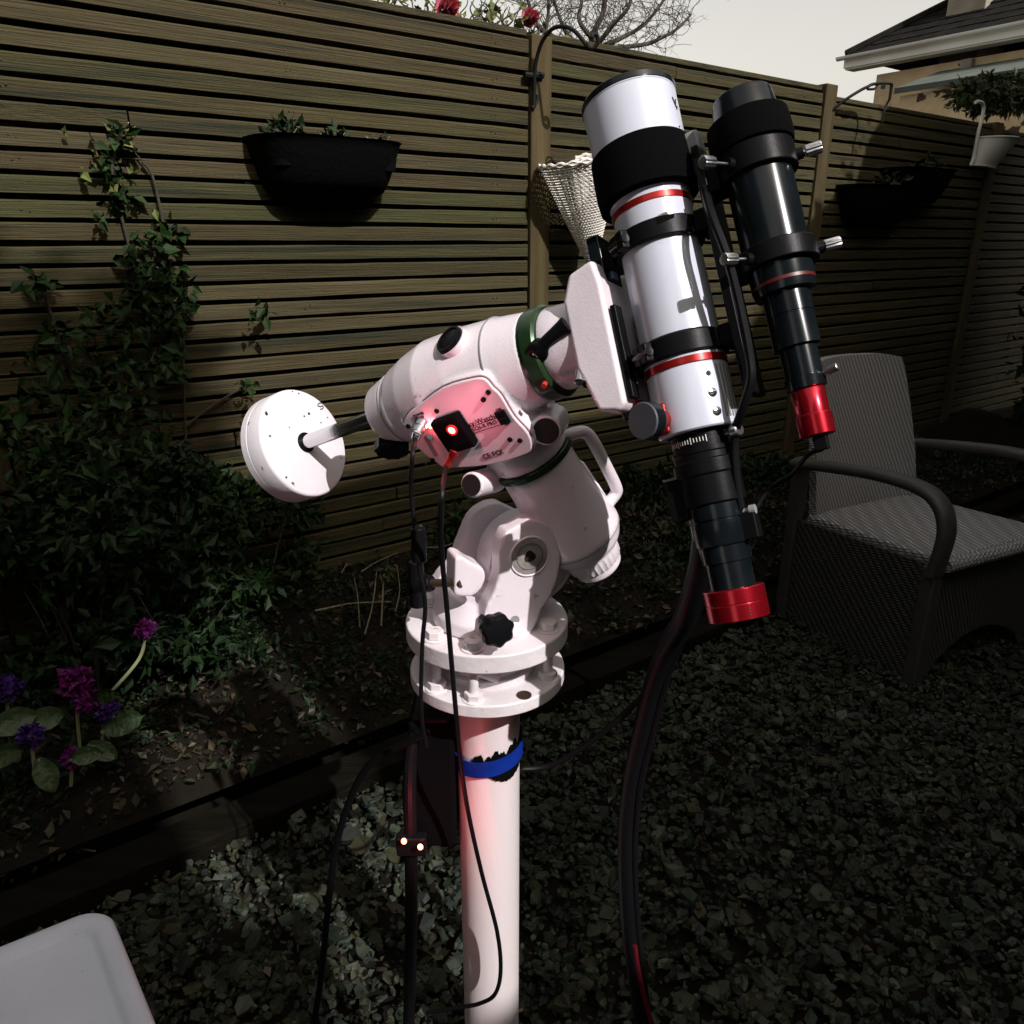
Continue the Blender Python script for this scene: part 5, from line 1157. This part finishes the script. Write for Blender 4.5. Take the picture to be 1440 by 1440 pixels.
primula(42, 1034, .80, .030, pet_v, (50, 1090), 'low blue violet primula drooping over its leaves', [(65, 1090, -1.4, .085)])
primula(102, 1066, .82, .027, pet_m, (100, 1105), 'low purple primula at the front of the clump', [(122, 1062, .1, .07)])
# rose over the fence top with two pink blooms
rs = thing('climbing_rose', 'climbing rose with two pink blooms topping the fence beside the middle post', 'rose', PF(640, 60, -.12)-UP*.5)
P_ = []
for px, py, n in ((520, 8, 16), (545, 4, 14), (575, 10, 16), (600, 22, 14), (640, 20, 12), (690, 18, 22), (705, 22, 18), (725, 40, 14), (750, 30, 12), (610, 8, 10), (480, 2, 10), (770, 48, 8)):
    for _ in range(n): P_.append(PF(px+RNG.normal(0, 9), py+RNG.normal(0, 8), RNG.uniform(-.16, -.07)))
v, f = leaves(np.array(P_), .034, .2, asp=.6); npmesh('foliage', v, f, leaf_rose, rs)
b = B(); rr = random.Random(11)
for k in range(46):
    px = rr.uniform(480, 780); py = 55+(px-745)*.10+rr.uniform(-5, 10); o = rr.uniform(-.22, -.07); pts = [PF(px, py+18, o)]; x, y = px, py; dx = rr.uniform(-9, 9)
    for j in range(5): x += dx+rr.uniform(-7, 7); y -= rr.uniform(4, 15); pts.append(PF(x, y, o))
    b.tube(pts, lambda t: .0042-.0026*t, 5, n=4)
b.build('stem', bark, rs)
for px, py, rad in ((622, 14, .045), (738, 27, .034)):
    c = PF(px, py, -.10); vs = []; fcs = []; bm_ = B()
    for ringi in range(4):
        for k in range(5+ringi):
            a = 2*PI*k/(5+ringi)+ringi*.6; tl = .25+.28*ringi; dr = (FU*math.cos(a)*math.sin(tl)+UP*math.sin(a)*math.sin(tl)+FN*math.cos(tl)).normalized(); sd = dr.cross(FN).normalized() if abs(dr.dot(FN)) < .99 else FU; nn = sd.cross(dr)
            g_ = []
            for i in range(4):
                u = i/3; w_ = rad*.62*math.sin(PI*(.18+.68*u))
                for kk in (-1, 0, 1): g_.append(c+dr*rad*(.15+.95*u)+sd*w_*kk+FN*(.012*(3-ringi)*u+.008*abs(kk)))
            bm_.add(g_, [(i*3+kk, i*3+kk+1, i*3+kk+4, i*3+kk+3) for i in range(3) for kk in range(2)])
    bm_.build('blossom', pet_r, rs, fix=False, sm=180)
# bare twiggy tree beyond the fence
tr_base = FPt(.72, 0, -1.3); tr = thing('bare_tree', 'bare twiggy tree rising beyond the fence over the iron hook', 'tree', V((tr_base.x, tr_base.y, 0)))
b = B(); b.tube([V((tr_base.x, tr_base.y, -.1)), V((tr_base.x+.03, tr_base.y, .8)), V((tr_base.x-.03, tr_base.y, 1.5)), PF(830, 70, -1.3)], lambda t: .05-.025*t, 10); b.build('trunk', bark, tr)
rr = random.Random(21); main = B(); tw = B()
limbs = [[(830, 70), (836, 45), (848, 18), (851, -12)], [(830, 75), (800, 52), (785, 20), (775, -15)], [(830, 72), (870, 55), (905, 35), (930, 5), (945, -20)], [(825, 80), (772, 60), (771, 20), (772, -20)], [(835, 70), (880, 66), (915, 60), (950, 42), (972, 20)], [(838, 60), (815, 30), (818, 0), (812, -25)], [(838, 66), (862, 35), (884, 10), (890, -20)], [(826, 78), (760, 40), (745, 10), (740, -15)]]
for i, lm in enumerate(limbs):
    o = -1.3+rr.uniform(-.35, .35); pts = [PF(x, y, -1.3+(o+1.3)*min(1, j/2)) for j, (x, y) in enumerate(lm)]
    main.tube(pts, (lambda t: .016-.009*t) if i else (lambda t: .022-.008*t), 7)
    sp_pts = smooth_path(pts, 8)
    for p in sp_pts[5::2]:
        for m in range(3):
            def grow(p, dr, ln, rad, lev):
                q = [p]; c = p; stepn = 5
                for k in range(stepn):
                    dr = (dr+V((rr.uniform(-1, 1), rr.uniform(-1, 1), rr.uniform(-.8, 1)))*.62).normalized(); c = c+dr*ln/stepn; q.append(c)
                tw.tube(q, lambda t: rad*(1-.55*t), 4, sm=False)
                if lev < 2:
                    for z in range(rr.choice((1, 2, 2))): k = rr.randrange(1, len(q)); grow(q[k], (dr+V((rr.uniform(-1, 1), rr.uniform(-1, 1), rr.uniform(-.6, 1)))*.9).normalized(), ln*.62, rad*.65, lev+1)
            grow(p, V((rr.uniform(-1, 1), rr.uniform(-1, 1), rr.uniform(-.5, 1))).normalized(), rr.uniform(.14, .32), .0026, 0)
main.build('branch', bark, tr); kind(tw.build('twigs', bark, tr, sm=0, fix=False), 'stuff')
# hedge spilling over the fence top by the house
hg = thing('ivy_hedge', 'bright green hedge spilling over the fence top below the bungalow', 'hedge', FPt(4.1, 0, -.5))
P_ = []; O_ = []
for px, py in ((1375, 130), (1392, 122), (1405, 134), (1428, 120), (1442, 132), (1384, 142), (1415, 144), (1460, 122), (1450, 144), (1362, 134), (1480, 130), (1500, 126), (1430, 130)):
    for o0 in (-.3, -.55):
        c = PF(px, py, o0); p, o_ = blob(c, .15, .15, .10, 200, .3); P_.append(p); O_.append(o_)
v, f = leaves(np.concatenate(P_), .045, .3, np.concatenate(O_), asp=.5); npmesh('crown', v, f, leaf_y, hg)
b = B()
for k in range(5): b0 = FPt(3.9+.25*k, 0, -.45); b.tube([b0, b0+UP*.9, b0+UP*1.75+FU*.05], .022, 7)
b.build('trunk', bark, hg)
